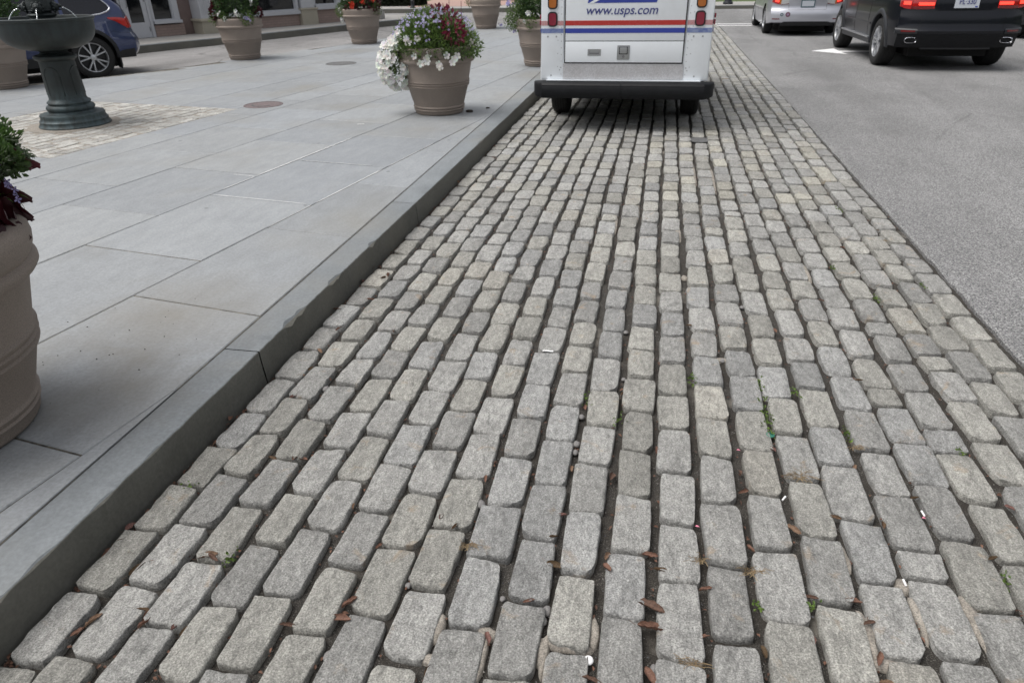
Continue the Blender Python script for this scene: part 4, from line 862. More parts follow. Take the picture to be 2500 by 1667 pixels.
# side post panels with faded stripes, rivets
for sg,x0,x1 in ((-1,-.862,-.628),(1,.618,.862)):
    m=MB(); m.box(x0,x1,-.004,.03,.512,1.93,b=.003)
    xi=(x1-.045) if sg<0 else (x0+.045); m.box(min(xi,xi+.002),max(xi,xi+.002),-.0055,0,.512,1.93)
    pan=m
    m=MB(); m.box(x0,x1,-.0065,-.0035,1.030,1.073); m.build('red_stripe',M_redf,t)
    m=MB(); m.box(x0,x1,-.0065,-.0035,.958,1.001); m.build('blue_stripe',M_bluef,t)
    m=pan
    def rivet(x,z,rd=.006): m.lathe([(rd,0),(rd*.8,rd*.5),(0,rd*.7)],8,mi=1,M=Matrix.Translation((x,-.004,z))@Matrix.Rotation(R(90),4,'X'),close=False)
    for k in range(22):
        z=.56+.064*k
        rivet(xi+.025*sg*-1,z,.0045); 
        if k%2: rivet(xi+.012*sg,z+.01,.0045)
    for x in ((x0+.07),(x0+.16)): rivet(x,.925,.009)
    rivet((x0+x1)/2-.01,.545,.009); rivet(xi-.01*sg,.60,.006); rivet(xi-.02*sg,.625,.006)
    m.build('corner_panel',[M_vanw,M_steel],t,smooth=40)
    cx=-.742 if sg<0 else .737
    for nm,z0,z1,ml in (('tail_light',1.018,1.158,M_lensr),('turn_signal',1.182,1.31,M_lensa)):
        m=MB(); r_=.03
        def rr_out(x0,x1,z0,z1,r,n=5):
            o=[]
            for cx_,cz_,a0 in ((x1-r,z0+r,-90),(x1-r,z1-r,0),(x0+r,z1-r,90),(x0+r,z0+r,180)):
                for k in range(n+1): a=R(a0+90*k/n); o.append((cx_+r*math.cos(a),cz_+r*math.sin(a)))
            return o
        Mx=Matrix.Rotation(R(90),4,'X')
        m.prism(rr_out(cx-.05,cx+.05,z0,z1,.034),.002,.016,M=Mx); L_=m.build(nm,M_black,t,smooth=30)
        m=MB(); m.prism(rr_out(cx-.037,cx+.037,z0+.013,z1-.013,.024),.014,.021,M=Mx); m.build('lens',ml,L_,smooth=30)
    m=MB(); m.box(sg*W-.004,sg*W+.010,-.0+.03,.09,1.03,1.075) ; m.box(sg*W-.004,sg*W+.012,.05,.10,1.09,1.13); m.build('side_marker',M_lensr,t)
for sg in (-1,1):
    m=MB(); m.box(sg*W-.002,sg*W+.0025,.075,2.9,1.030,1.073); m.build('red_stripe',M_redp,t)
    m=MB(); m.box(sg*W-.002,sg*W+.0025,.075,2.9,.958,1.001); m.build('blue_stripe',M_bluep,t)
# bumper
m=MB(); vs=[];fs=[]
prof=[(.0,.495),(-.07,.492),(-.105,.482),(-.122,.462),(-.122,.452),(-.126,.446),(-.130,.40),(-.128,.35),(-.115,.332),(-.06,.326),(.0,.33)]
xs=[-.948,-.946,-.935,-.905,-.84,-.7,-.4,-.01,-.006,.006,.01,.4,.7,.84,.905,.935,.946,.948]
for x in xs:
    e=max(0,(abs(x)-.80)/.148); k=math.sqrt(max(0,1-e**2.2)); gro=.004 if abs(x)<.007 else 0
    for (y,z) in prof:
        zz_=.41+(z-.41)*(.72+.28*k)
        vs.append((x,(y*(.25+.75*k)+.0)+.10*e**2+gro,zz_))
np_=len(prof)
for i in range(len(xs)-1):
    for j in range(np_-1): a=i*np_+j; fs.append((a,a+1,a+np_+1,a+np_))
    a=i*np_; fs.append((a+np_-1,a,a+np_,a+2*np_-1))
fs.append(tuple(range(np_))[::-1]); fs.append(tuple((len(xs)-1)*np_+j for j in range(np_)))
m.add(vs,fs); m.build('rear_bumper',M_bump,t,smooth=35)
m=MB(); m.box(-.80,.80,-.045,.01,.497,.507,b=.002); m.build('bumper_trim',M_vanw,t)
def wheel_basic(parent,x,y,r,w,side,kind='steel',steer=0):
    """wheel > tyre, rim; side=+1 outer face towards +x"""
    Mx=Matrix.Translation((x,y,r))@Matrix.Rotation(steer,4,'Z')@Matrix.Rotation(R(90*side),4,'Y')
    rr_=r*{'steel':.55,'alloy':.70,'sedan':.64,'spoke':.66}[kind]; h=w/2
    m=MB(); m.lathe([(rr_*.9,-h*.7),(rr_*.95,h*.15),(rr_*.5,h*.2),(0,h*.25)],32,M=Mx,close=False); wh=m.build('wheel',M_alloyd,parent,smooth=50)
    m=MB(); tp=[(rr_,-h*.8),(rr_*1.05,-h*.95),(r*.88,-h),(r*.96,-h*.9),(r*.995,-h*.72)]
    for g in (-.45,-.15,.15,.45): tp+= [(r,h*(g-.11)),(r*.985,h*(g-.09)),(r*.985,h*(g-.0)+.0),(r,h*(g+.02))]
    tp+=[(r*.995,h*.72),(r*.96,h*.9),(r*.88,h),(rr_*1.05,h*.95),(rr_,h*.8),(rr_*.99,0),(rr_,-h*.8)]
    m.lathe(tp,64,M=Mx,close=False); m.build('tyre',M_tyre,wh,smooth=40)
    m=MB()
    m.lathe([(rr_*1.0,h*.82),(rr_*.985,h*.92),(rr_*.95,h*.90),(rr_*.93,h*.7),(rr_*.9,h*.2)],64,M=Mx,close=False)
    if kind=='steel':
        m.lathe([(rr_*.93,h*.3),(rr_*.7,h*.35),(rr_*.45,h*.6),(rr_*.3,h*.65),(0,h*.7)],40,M=Mx,close=False)
    else:
        nsp=5; z1=h*.80; z0=h*.45
        def spoke(a,wi,wo,ri,ro,skew=0):
            ca,sa=math.cos(a),math.sin(a)
            P=[(ri,-wi),(ri,wi),(ro,wo+skew),(ro,-wo+skew)]
            vs=[];
            for zz,sh in ((z0,1.0),(z1,.72)):
                for (rr2,ww) in P:
                    if ww==0: ww=0
                    c=skew if rr2==ro else 0
                    ww2=c+(ww-c)*sh; dz=(h*.06 if rr2==ro else h*-.02)
                    vs.append(Mx@Vector((rr2*ca-ww2*sa,rr2*sa+ww2*ca,zz+dz)))
            m.add(vs,[(0,1,2,3)[::-1],(4,5,6,7),(0,1,5,4),(1,2,6,5),(2,3,7,6),(3,0,4,7)])
        for k in range(nsp):
            a=2*PI*k/nsp+.3
            if kind=='spoke':
                for dd in (-1,1): spoke(a+dd*.02,rr_*.045,rr_*.085,rr_*.12,rr_*.95,dd*rr_*.15)
            elif kind=='alloy':
                for dd in (-1,1): spoke(a,rr_*.06,rr_*.06,rr_*.14,rr_*.95,dd*rr_*.22)
            else:
                spoke(a,rr_*.10,rr_*.07,rr_*.1,rr_*.95); spoke(a+PI/5,rr_*.03,rr_*.05,rr_*.1,rr_*.95)
        m.lathe([(rr_*.20,z0),(rr_*.20,z1*.98),(rr_*.15,z1*1.05),(0,z1*1.06)],24,M=Mx,close=False)
    m.build('rim',M_alloy if kind!='steel' else M_vanw,wh,smooth=35)
    return wh
for sx_,yy in ((-1,.98),(1,.98),(-1,3.3),(1,3.3)):
    wheel_basic(t,sx_*.755,yy,.335,.20,sx_,'steel')
for sg in (-1,1):
    m=MB(); m.box(sg*.76-.11,sg*.76+.11,.55,.56,.28,.50,b=.003); m.build('mud_flap',M_black,t)
# ------------------------------------------------------------------ cars
def lerp_list(L_,x):
    if x<=L_[0][0]: return L_[0][1]
    for (a,b),(c,d) in zip(L_,L_[1:]):
        if x<=c:
            f=(x-a)/(c-a); f=f*f*(3-2*f) if 0 else f
            return b+(d-b)*f
    return L_[-1][1]
def cos_list(L_,x):
    """Catmull-Rom style smooth interpolation through the points"""
    if x<=L_[0][0]: return L_[0][1]
    if x>=L_[-1][0]: return L_[-1][1]
    for i in range(len(L_)-1):
        if x<=L_[i+1][0]:
            x0,y0=L_[i]; x1,y1=L_[i+1]; h=x1-x0; f=(x-x0)/h
            m0=(L_[i+1][1]-L_[i-1][1])/(L_[i+1][0]-L_[i-1][0]) if i>0 else (y1-y0)/h
            m1=(L_[i+2][1]-L_[i][1])/(L_[i+2][0]-L_[i][0]) if i+2<len(L_) else (y1-y0)/h
            return (2*f**3-3*f**2+1)*y0+(f**3-2*f**2+f)*h*m0+(-2*f**3+3*f**2)*y1+(f**3-f**2)*h*m1
class Car:
    def __init__(s,label,cat,loc,rz,L,W,top,bot,side,rear,paint,wheels,r,tw,kind,bend=.17,front=((0,.10),(.5,0),(.75,.12),(1.2,.5)),group=None,steer=0,rtaper=.05,archk=1.13):
        s.L,s.W,s.top,s.bot,s.side,s.rear,s.bendk,s.front,s.rt=L,W,top,bot,side,rear,bend,front,rtaper
        s.t=t=thing('parked_car' if cat!='suv' else 'suv',label,cat,(0,0,0),0,group)
        s.P=paint
        NS=64; K=18; A=8; NC=22
        bm=bmesh.new(); rings=[]
        for i in range(NS+1):
            tt=i/NS; tt=tt if 0 else (.5-.5*math.cos(PI*tt))*.5+tt*.5
            yn=tt*L; zt=s.ztop(yn); cr=.075; zs=zt-cr; zb=lerp_list(bot,yn); half=[]
            for k in range(K):
                z=zb+(zs-zb)*k/(K-1); half.append((s.hw(yn,z),z))
            hs=half[-1][0]
            for k in range(1,A+1):
                q=PI/2*k/A; half.append((hs*max(0,math.cos(q))**.75,zs+cr*math.sin(q)**.95))
            ring=[]
            for (x,z) in half: ring.append((x,s.yact(tt,x,z),z))
            rings.append(ring)
        H=len(rings[0]); V=[]
        for ring in rings:
            right=[bm.verts.new(p) for p in ring]; left=[bm.verts.new((-p[0],p[1],p[2])) for p in ring[:-1]]
            V.append((right,left+[right[-1]]))
        for i in range(NS):
            for sd in (0,1):
                a,b=V[i][sd],V[i+1][sd]
                for k in range(H-1):
                    f=(a[k],b[k],b[k+1],a[k+1]); 
                    try: bm.faces.new(f if sd==0 else f[::-1])
                    except ValueError: pass
            a,b=V[i],V[i+1]; bm.faces.new((a[1][0],b[1][0],b[0][0],a[0][0]))
        for i,sgn in ((0,1),(NS,-1)):
            prev=None; R_,L__=V[i]
            for k in range(H-1):
                x0=R_[k].co.x; row=[L__[k]]
                for c in range(1,NC):
                    x=-x0+2*x0*c/NC; z=R_[k].co.z
                    row.append(bm.verts.new((x,s.yact(i/NS,abs(x),z),z)))
                row.append(R_[k])
                if prev:
                    for c in range(NC):
                        f=(prev[c],prev[c+1],row[c+1],row[c]); bm.faces.new(f if sgn>0 else f[::-1])
                prev=row
            top_=R_[H-1]
            for c in range(NC):
                f=(prev[c],prev[c+1],top_); bm.faces.new(f if sgn>0 else f[::-1])
            # bottom row joins the floor edge
            row0=[v for v in bm.verts if v.co.z==R_[0].co.z and abs(v.co.y-s.yact(i/NS,abs(v.co.x),v.co.z))<1e-6]
        bmesh.ops.remove_doubles(bm,verts=bm.verts[:],dist=1e-5)
        bmesh.ops.holes_fill(bm,edges=[e for e in bm.edges if e.is_boundary],sides=0)
        bmesh.ops.recalc_face_normals(bm,faces=bm.faces[:])
        me=bpy.data.meshes.new('body'); bm.to_mesh(me); bm.free(); me.materials.append(paint); me.materials.append(M_under)
        body=link(bpy.data.objects.new('body',me),t)
        cut=MB()
        for (yy) in wheels:
            for sg in (-1,1):
                Mx=Matrix.Translation((sg*(W*1.05),yy,r+.02))@Matrix.Rotation(R(90),4,'Y')
                cut.lathe([(0,-W*.42),(r*archk,-W*.42),(r*archk,W*.3),(0,W*.3)],40,M=Mx,close=False)
        cm=bpy.data.meshes.new('cut'); cm.from_pydata(cut.v,[],cut.f)
        b2=bmesh.new(); b2.from_mesh(cm); bmesh.ops.remove_doubles(b2,verts=b2.verts[:],dist=1e-5); bmesh.ops.recalc_face_normals(b2,faces=b2.faces[:]); b2.to_mesh(cm); b2.free()
        cm.materials.append(paint); cm.materials.append(M_under); cm.polygons.foreach_set('material_index',[1]*len(cm.polygons))
        co=bpy.data.objects.new('cut',cm); COL.objects.link(co)
        md=body.modifiers.new('b','BOOLEAN'); md.operation='DIFFERENCE'; md.object=co; md.solver='EXACT'
        bpy.context.view_layer.update(); dg=bpy.context.evaluated_depsgraph_get(); nm=bpy.data.meshes.new_from_object(body.evaluated_get(dg))
        body.modifiers.clear(); body.data=nm; nm.name='body'; bpy.data.objects.remove(co)
        nm.polygons.foreach_set('use_smooth',[True]*len(nm.polygons)); nm.set_sharp_from_angle(angle=R(32))
        s.body=body; s.wheels=wheels; s.r=r; t.location=loc; t.rotation_euler=(0,0,rz)
        for j,yy in enumerate(wheels):
            for sg in (-1,1): wheel_basic(t,sg*(W-tw/2-.01),yy,r,tw,sg,kind,steer if j==1 else 0)
        m=MB(); m.box(-W*.6,W*.6,.4,L-.4,lerp_list(bot,L/2)-.11,lerp_list(bot,L/2)+.1); m.box(-.3,.3,.15,.6,lerp_list(bot,0)-.02,lerp_list(bot,0)+.1,b=.02); m.tube([(-W*.7,wheels[0],r),(W*.7,wheels[0],r)],.045,8); m.build('underbody',M_under,t)
    def ztop(s,y): return cos_list(s.top,y)
    def hw(s,y,z):
        f=cos_list(s.side,z); k=1
        if y<.55: k-=s.rt*((.55-y)/.55)**2
        if y>s.L-1.0: k-=.16*((y-s.L+1.0)/1.0)**2.2
        # greenhouse narrows a little to the rear
        return s.W*f*k
    def yact(s,tt,x,z):
        q=abs(x)/s.W
        A=cos_list(s.rear,z)+s.bendk*q**4; B=s.L-cos_list(s.front,z)-.30*q**3
        return A*(1-tt)+B*tt
    def sp(s,sg,y,z,off=0):
        tt=(y-.1)/(s.L-.3)
        for _ in range(6):
            x=s.hw(max(0,min(1,tt))*s.L,z); q=x/s.W; A=cos_list(s.rear,z)+s.bendk*q**4; B=s.L-cos_list(s.front,z)-.30*q**3; tt=(y-A)/(B-A)
        return Vector((sg*(x+off),y,z))
    def rp(s,x,z,off=0): return Vector((x,s.yact(0,abs(x),z)-off,z))
    def grid(s,cols,fn,off,rows=4,thick=.02,mt=None,name='panel',parent=None,sub=4,smooth=40):
        """cols: (u,lo,hi) along the surface; builds a slightly proud panel with edges"""
        C=[]
        for a,b in zip(cols,cols[1:]):
            for k in range(sub): f=k/sub; C.append(tuple(a[i]+(b[i]-a[i])*f for i in range(3)))
        C.append(cols[-1]); nC=len(C); vs=[];fs=[]
        for (u,lo,hi) in C:
            for j in range(rows+1): vs.append(fn(u,lo+(hi-lo)*j/rows,off))
        nf=len(vs)
        for (u,lo,hi) in C:
            for j in range(rows+1): vs.append(fn(u,lo+(hi-lo)*j/rows,off-thick))
        w=rows+1
        for i in range(nC-1):
            for j in range(rows): fs.append((i*w+j,(i+1)*w+j,(i+1)*w+j+1,i*w+j+1))
        for i in range(nC-1):
            fs.append((i*w,nf+i*w,nf+(i+1)*w,(i+1)*w)); fs.append((i*w+rows,(i+1)*w+rows,nf+(i+1)*w+rows,nf+i*w+rows))
        for j in range(rows):
            fs.append((j,j+1,nf+j+1,nf+j)); a=(nC-1)*w+j; fs.append((a,nf+a,nf+a+1,a+1))
        m=MB(); m.add(vs,fs)
        me=bpy.data.meshes.new(name); me.from_pydata([tuple(v) for v in m.v],[],m.f); b=bmesh.new(); b.from_mesh(me); bmesh.ops.recalc_face_normals(b,faces=b.faces[:]); b.to_mesh(me); b.free()
        me.materials.append(mt); me.polygons.foreach_set('use_smooth',[True]*len(me.polygons)); me.set_sharp_from_angle(angle=R(smooth))
        return link(bpy.data.objects.new(name,me),parent or s.t)
    def onrear(s,cols,mt,name,off=.004,parent=None,**k): return s.grid(cols,lambda u,v,o:s.rp(u,v,o),off,mt=mt,name=name,parent=parent,**k)
    def onside(s,sg,cols,mt,name,off=.004,parent=None,**k): return s.grid(cols,lambda u,v,o:s.sp(sg,u,v,o),off,mt=mt,name=name,parent=parent,**k)
    def arch(s,sg,yc,ra,rb,mt,name,off=.012,a0=-8,a1=188,cz=None):
        cz=s.r+.02 if cz is None else cz; vs=[];fs=[];n=30
        for k in range(n+1):
            a=R(a0+(a1-a0)*k/n); c,sn=math.cos(a),math.sin(a)
            for (rad,o) in ((ra,-.05),(ra,off*.6),(ra+(rb-ra)*.2,off),(ra+(rb-ra)*.7,off*.9),(rb,-.002)):
                y=yc+rad*c; z=cz+rad*sn; vs.append(s.sp(sg,y,z,o))
        for k in range(n):
            for j in range(4): q_=k*5+j; fs.append((q_,q_+1,q_+6,q_+5))
        m=MB(); m.add(vs,fs); return m.build(name,mt,s.t,smooth=60)
    def seam(s,pts,name='panel_gap',w=.004):
        m=MB(); m.tube(pts,w,4); return m.build(name,M_under,s.t)
    def glasses(s,wins,mt=M_glass):
        for sg in (-1,1):
            for w_ in wins: s.onside(sg,w_,mt,'side_window',off=.003,thick=.01)
# ---- dark SUV on the right
S=Car('black suv with lit brake lights and silver spoked wheels on the right','suv',(4.60,12.60,0),0,4.75,.955,
  top=((0,1.40),(.15,1.62),(.5,1.70),(1.4,1.74),(2.3,1.72),(2.9,1.58),(3.35,1.20),(3.6,1.10),(4.2,1.03),(4.75,.82)),
  bot=((0,.36),(.6,.34),(1.4,.30),(4,.30),(4.75,.30)),
  side=((.2,.94),(.38,.97),(.60,1.0),(.82,.995),(1.02,.975),(1.3,.86),(1.74,.68)),
  rear=((.30,.10),(.40,.05),(.50,.02),(.60,.0),(.625,.03),(.80,.045),(.845,.075),(1.02,.085),(1.12,.13),(1.4,.22),(1.7,.38)),
  paint=M_blackp,wheels=(.95,3.88),r=.365,tw=.27,kind='spoke',rtaper=.09,bend=.25)
M_suvside=M_blackp
for sg in (-1,1):
    for yy in S.wheels: S.arch(sg,yy,S.r*1.12,S.r*1.34,M_dgrey,'wheel_arch_flare',off=.02)
    S.onside(sg,[(1.38,.30,.39),(3.40,.30,.39)],M_dgrey,'sill',off=.03,thick=.06)
    m=MB(); m.box(sg*.93-.05,sg*.93+.05,1.42,3.4,.385,.41,b=.01); m.build('running_board',M_alloy,S.t)
    S.onside(sg,[(1.45,.60,.625),(3.3,.60,.625)],M_blackp,'side_moulding',off=.012,thick=.02)
    for yy in (1.62,2.55,3.42): S.seam([S.sp(sg,yy+(.03 if z>.9 else 0),z,0) for z in (.42,.55,.7,.85,1.0)])
    # rear reflector pods and reflectors
    S.onrear([(sg*.62,.545,.615),(sg*.90,.545,.625)],M_dgrey,'bumper_corner',off=.012,thick=.03)
    S.onrear([(sg*.65,.572,.598),(sg*.83,.572,.598)],M_taild,'reflector',off=.018)
    # lamps
    L1=S.onrear([(sg*.44,.90,1.12),(sg*.52,.893,1.16),(sg*.66,.890,1.17),(sg*.74,.893,1.175)],M_tail,'tail_light',off=.010)
    S.onrear([(sg*.45,.945,.985),(sg*.66,.945,.985)],M_brake,'brake_lamp',off=.014,parent=L1)
    S.onrear([(sg*.46,.896,.93),(sg*.75,.893,.93)],M_taild,'lower_lens',off=.0125,parent=L1)
    L2=S.onrear([(sg*.745,.893,1.175),(sg*.82,.90,1.18),(sg*.885,.93,1.18)],M_tail,'tail_light',off=.010)
    S.onrear([(sg*.76,.95,1.0),(sg*.85,.955,1.0)],M_brake,'brake_lamp',off=.014,parent=L2)
    # exhaust
    m=MB(); c=S.rp(sg*.68,.455,.0)
    def ov(rx,rz,y): return [(c.x+rx*(abs(math.cos(a))**.6)*(1 if math.cos(a)>0 else -1),c.y+y,c.z+rz*(abs(math.sin(a))**.7)*(1 if math.sin(a)>0 else -1)) for a in [2*PI*k/28 for k in range(28)]]
    rg=[ov(.088,.042,.03),ov(.088,.042,-.030),ov(.082,.037,-.034),ov(.076,.032,-.028),ov(.076,.032,.03)]
    vs=[p for r_ in rg for p in r_]; fs=[(i*28+k,i*28+(k+1)%28,(i+1)*28+(k+1)%28,(i+1)*28+k) for i in range(4) for k in range(28)]
    m.add(vs,fs); e=m.build('exhaust_tip',M_chrome,S.t,smooth=50)
    m=MB(); m.add(ov(.076,.032,.0),[tuple(range(28))]); m.build('exhaust_hole',M_under,e)
    m=MB(); cc=S.rp(sg*.68,.455,-.0); m.add([(p[0],S.rp(p[0],p[2],.003).y,p[2]) for p in ov(.105,.06,0)],[tuple(range(28))]); m.build('exhaust_surround',M_black,S.t)
S.onrear([(-.86,.345,.545),(-.5,.345,.545),(.5,.345,.545),(.86,.345,.545)],M_bump,'lower_bumper',off=.006,thick=.02)
S.onrear([(-.5,.32,.36),(.5,.32,.36)],M_dgrey,'diffuser',off=-.0,thick=.05)
S.onrear([(-.58,.836,.842),(.58,.836,.842)],M_under,'panel_gap',off=.002,thick=.01)
for sg in (-1,1): S.onrear([(sg*.585,.58,.84),(sg*.588,.58,.84)],M_under,'panel_gap',off=.002,thick=.01)
S.onrear([(-.42,.88,1.10),(-.34,.87,1.12),(.34,.87,1.12),(.42,.88,1.10)],M_blackp,'plate_recess',off=.004,thick=.02)
pl=S.onrear([(-.170,.905,1.055),(.170,.905,1.055)],M_plate,'licence_plate',off=.016,thick=.012,rows=1,sub=1)
y_=S.rp(0,.98,.018).y
tx=text('PL·330',.105,(0,S.rp(0,.965,.0185).y,.990),(R(90+4),0,0),M_navy,pl,'plate_number',sx=.80,bold=.0008)
S.onrear([(.118,.914,.93),(.152,.914,.93)],M_bluep,'plate_sticker',off=.018,parent=pl,thick=.01,sub=1,rows=1)
S.onrear([(-.66,1.22,1.52),(.66,1.22,1.52)],M_glass,'rear_window',off=.006,thick=.02)
S.glasses([[(.45,1.12,1.18),(.60,1.10,1.42),(1.5,1.10,1.55)],[(1.56,1.08,1.55),(2.4,1.06,1.55),(2.5,1.06,1.54)],[(2.56,1.06,1.52),(2.8,1.06,1.46),(3.25,1.06,1.12)]])
# ---- silver sedan
D_=Car('silver sedan with a round sticker on its rear bumper, ahead of the black suv','car',(3.475,19.02,0),R(-1),4.5,.865,
  top=((0,.98),(.10,1.045),(.55,1.07),(.72,1.10),(1.2,1.34),(1.7,1.45),(2.4,1.46),(2.9,1.36),(3.5,1.0),(3.9,.93),(4.5,.72)),
  bot=((0,.30),(.5,.24),(1.3,.19),(3.6,.19),(4.5,.22)),
  side=((.1,.93),(.28,.97),(.50,1.0),(.70,.985),(.88,.96),(1.1,.88),(1.46,.66)),
  rear=((.18,.10),(.27,.03),(.34,.0),(.50,.0),(.575,.03),(.62,.06),(.9,.055),(1.0,.03),(1.1,.1),(1.46,.5)),
  paint=M_silver,wheels=(.98,3.60),r=.315,tw=.20,kind='sedan',bend=.19,rtaper=.07)
D_.onrear([(-.56,.225,.285),(-.50,.225,.318),(-.30,.225,.322),(.30,.225,.322),(.50,.225,.318),(.64,.225,.27)],M_black,'bumper_insert',off=.008,thick=.03)
for sg in (-1,1):
    L1=D_.onrear([(sg*.43,.715,.80),(sg*.52,.695,.86),(sg*.60,.69,.87)],M_clear,'tail_light',off=.008)
    D_.onrear([(sg*.43,.70,.715),(sg*.60,.678,.69)],M_taild,'lens_trim',off=.008,parent=L1)
    L2=D_.onrear([(sg*.605,.69,.87),(sg*.70,.70,.88),(sg*.80,.735,.885)],M_tail,'tail_light',off=.008)
    D_.onrear([(sg*.65,.735,.80),(sg*.74,.75,.81)],M_brake,'brake_lamp',off=.012,parent=L2)
    D_.onrear([(sg*.605,.70,.86),(sg*.64,.70,.87)],M_lensa,'turn_lens',off=.011,parent=L2)
    D_.onrear([(sg*.60,.366,.388),(sg*.76,.366,.388)],M_taild,'reflector',off=.006)
    D_.onrear([(sg*.42,.59,.69),(sg*.43,.58,.69)],M_grey,'panel_gap',off=.0015,thick=.01)
    for yy in (1.38,2.35): D_.seam([D_.sp(sg,yy,z,0) for z in (.3,.5,.7,.85)],w=.003)
D_.onrear([(-.42,.572,.578),(.42,.572,.578)],M_grey,'panel_gap',off=.0025,thick=.01)
pl=D_.onrear([(-.155,.625,.785),(.155,.625,.785)],M_plated,'licence_plate',off=.012,thick=.012,rows=1,sub=1)
D_.onrear([(-.135,.645,.765),(.135,.645,.765)],M_plate,'plate_face',off=.014,thick=.012,rows=1,sub=1,parent=pl)
m=MB(); c=D_.rp(-.425,.475,.004); m.lathe([(.0,.001),(.052,.001),(.054,0)],28,M=Matrix.Translation(c)@Matrix.Rotation(R(90),4,'X')@Matrix.Rotation(R(-8),4,'Y')); st=m.build('round_sticker',mat('sticker_maroon',(.14,.05,.08),.5),D_.t)
m=MB(); m.lathe([(.0,.003),(.028,.003),(.028,.002)],20,M=Matrix.Translation(c)@Matrix.Rotation(R(90),4,'X')@Matrix.Rotation(R(-8),4,'Y')); m.build('sticker_centre',mat('sticker_lilac',(.30,.22,.33),.5),st)
m=MB(); c=D_.rp(-.56,.472,.004); m.lathe([(.018,.001),(.036,.001),(.036,0)],24,M=Matrix.Translation(c)@Matrix.Rotation(R(90),4,'X')@Matrix.Rotation(R(-12),4,'Y'),close=False); m.build('small_sticker',M_plated,D_.t)
D_.onrear([(-.55,1.12,1.36),(.55,1.12,1.36)],M_glass,'rear_window',off=.01,thick=.02)
D_.glasses([[(.95,.95,1.05),(1.3,.93,1.28),(1.75,.92,1.34)],[(1.8,.92,1.34),(2.5,.91,1.34),(2.9,.91,1.22),(3.35,.91,.95)]])
# ---- blue wagon by the side street
bx,by=-9.72,11.36; ang=math.atan2(-.6,.8)+PI   # facing (-.6,-.8)
yw=.93; dirv=Vector((-.6,-.8))
Wb=.92
# left side of the car faces the plaza; outer tyre face at (bx,by)
left=Vector((.8,-.6)); cpos=Vector((bx,by))-left*(Wb-.03)-dirv*yw
rzb=math.atan2(dirv.y,dirv.x)-PI/2
B=Car('dark blue estate car with bright window trim, parked in the side street behind the fountain','car',(cpos.x,cpos.y,-.03),rzb,4.8,Wb,
  top=((0,1.18),(.10,1.33),(.30,1.50),(.7,1.60),(1.5,1.66),(2.5,1.64),(3.1,1.50),(3.6,1.12),(4.1,1.00),(4.8,.80)),
  bot=((0,.34),(.5,.30),(1.3,.25),(3.8,.25),(4.8,.28)),
  side=((.2,.95),(.40,.98),(.62,1.0),(.85,.985),(1.0,.965),(1.25,.84),(1.66,.70)),
  rear=((.28,.14),(.36,.05),(.46,.0),(.62,.0),(.70,.05),(.90,.09),(1.05,.13),(1.2,.22),(1.5,.45),(1.66,.7)),
  paint=M_bluecar,wheels=(yw,3.67),r=.345,tw=.225,kind='alloy',bend=.26,rtaper=.10,archk=1.16)
for sg in (-1,1):
    for yy in B.wheels: B.arch(sg,yy,B.r*1.14,B.r*1.32,M_black,'wheel_arch_cladding',off=.008)
    B.onside(sg,[(1.38,.25,.40),(3.25,.25,.40)],M_black,'sill_cladding',off=.012,thick=.04)
    B.onside(sg,[(.20,.30,.445),(.42,.30,.43),(.50,.30,.40)],M_black,'bumper_cladding',off=.006,thick=.03)
    m=MB(); m.box(sg*.80-.11,sg*.80+.11,.50,.515,.13,.36,b=.004); m.build('mud_flap',M_black,B.t)
    w1=[(.47,1.10,1.13),(.52,1.07,1.20),(.64,1.04,1.31),(.85,1.015,1.42),(1.20,1.00,1.50)]
    B.onside(sg,w1,M_glass,'side_window',off=.004,thick=.01)
    B.onside(sg,[(1.25,1.00,1.50),(1.9,.985,1.54),(2.05,.985,1.54)],M_glass,'side_window',off=.004,thick=.01)
    B.onside(sg,[(2.13,.985,1.54),(2.7,.985,1.50),(3.2,.985,1.20),(3.4,.985,1.05)],M_glass,'side_window',off=.004,thick=.01)
    pts=[B.sp(sg,y,z,.007) for (y,z) in [(3.4,.975),(2.8,.975),(2.1,.975),(1.5,.985),(1.20,.99),(.85,1.003),(.64,1.026),(.52,1.055),(.46,1.085),(.445,1.115),(.47,1.16),(.55,1.25),(.66,1.34),(.85,1.435),(1.2,1.515),(1.8,1.555),(2.4,1.545),(2.8,1.48),(3.2,1.22),(3.42,1.02)]]
    m=MB(); m.tube(pts,.013,8,close=True); m.build('window_trim',M_chrome,B.t,smooth=180)
    # tail light wraps the corner: side piece and rear piece
    L1=B.onside(sg,[(.245,.79,.93),(.30,.82,.95),(.42,.90,.965),(.54,.945,.965)],M_tail,'tail_light',off=.012,thick=.03)
    B.onrear([(sg*.62,.79,.97),(sg*.72,.78,.96),(sg*.83,.78,.93)],M_tail,'rear_lens',off=.010,parent=L1)
    for yy in (1.30,2.10): B.seam([B.sp(sg,yy,z,0) for z in (.42,.6,.8,.97)],w=.003)
    B.seam([B.sp(sg,y,z,0) for y,z in ((.22,.70),(.4,.715),(.5,.74),(.56,.73))],w=.0025)
B.onrear([(-.80,.31,.44),(.80,.31,.44)],M_black,'bumper_cladding',off=.006,thick=.03)
B.onrear([(-.6,1.12,1.45),(.6,1.12,1.45)],M_glass,'rear_window',off=.01,thick=.02)
B.onrear([(-.16,.84,.98),(.16,.84,.98)],M_plate,'licence_plate',off=.012,thick=.01,sub=1,rows=1)
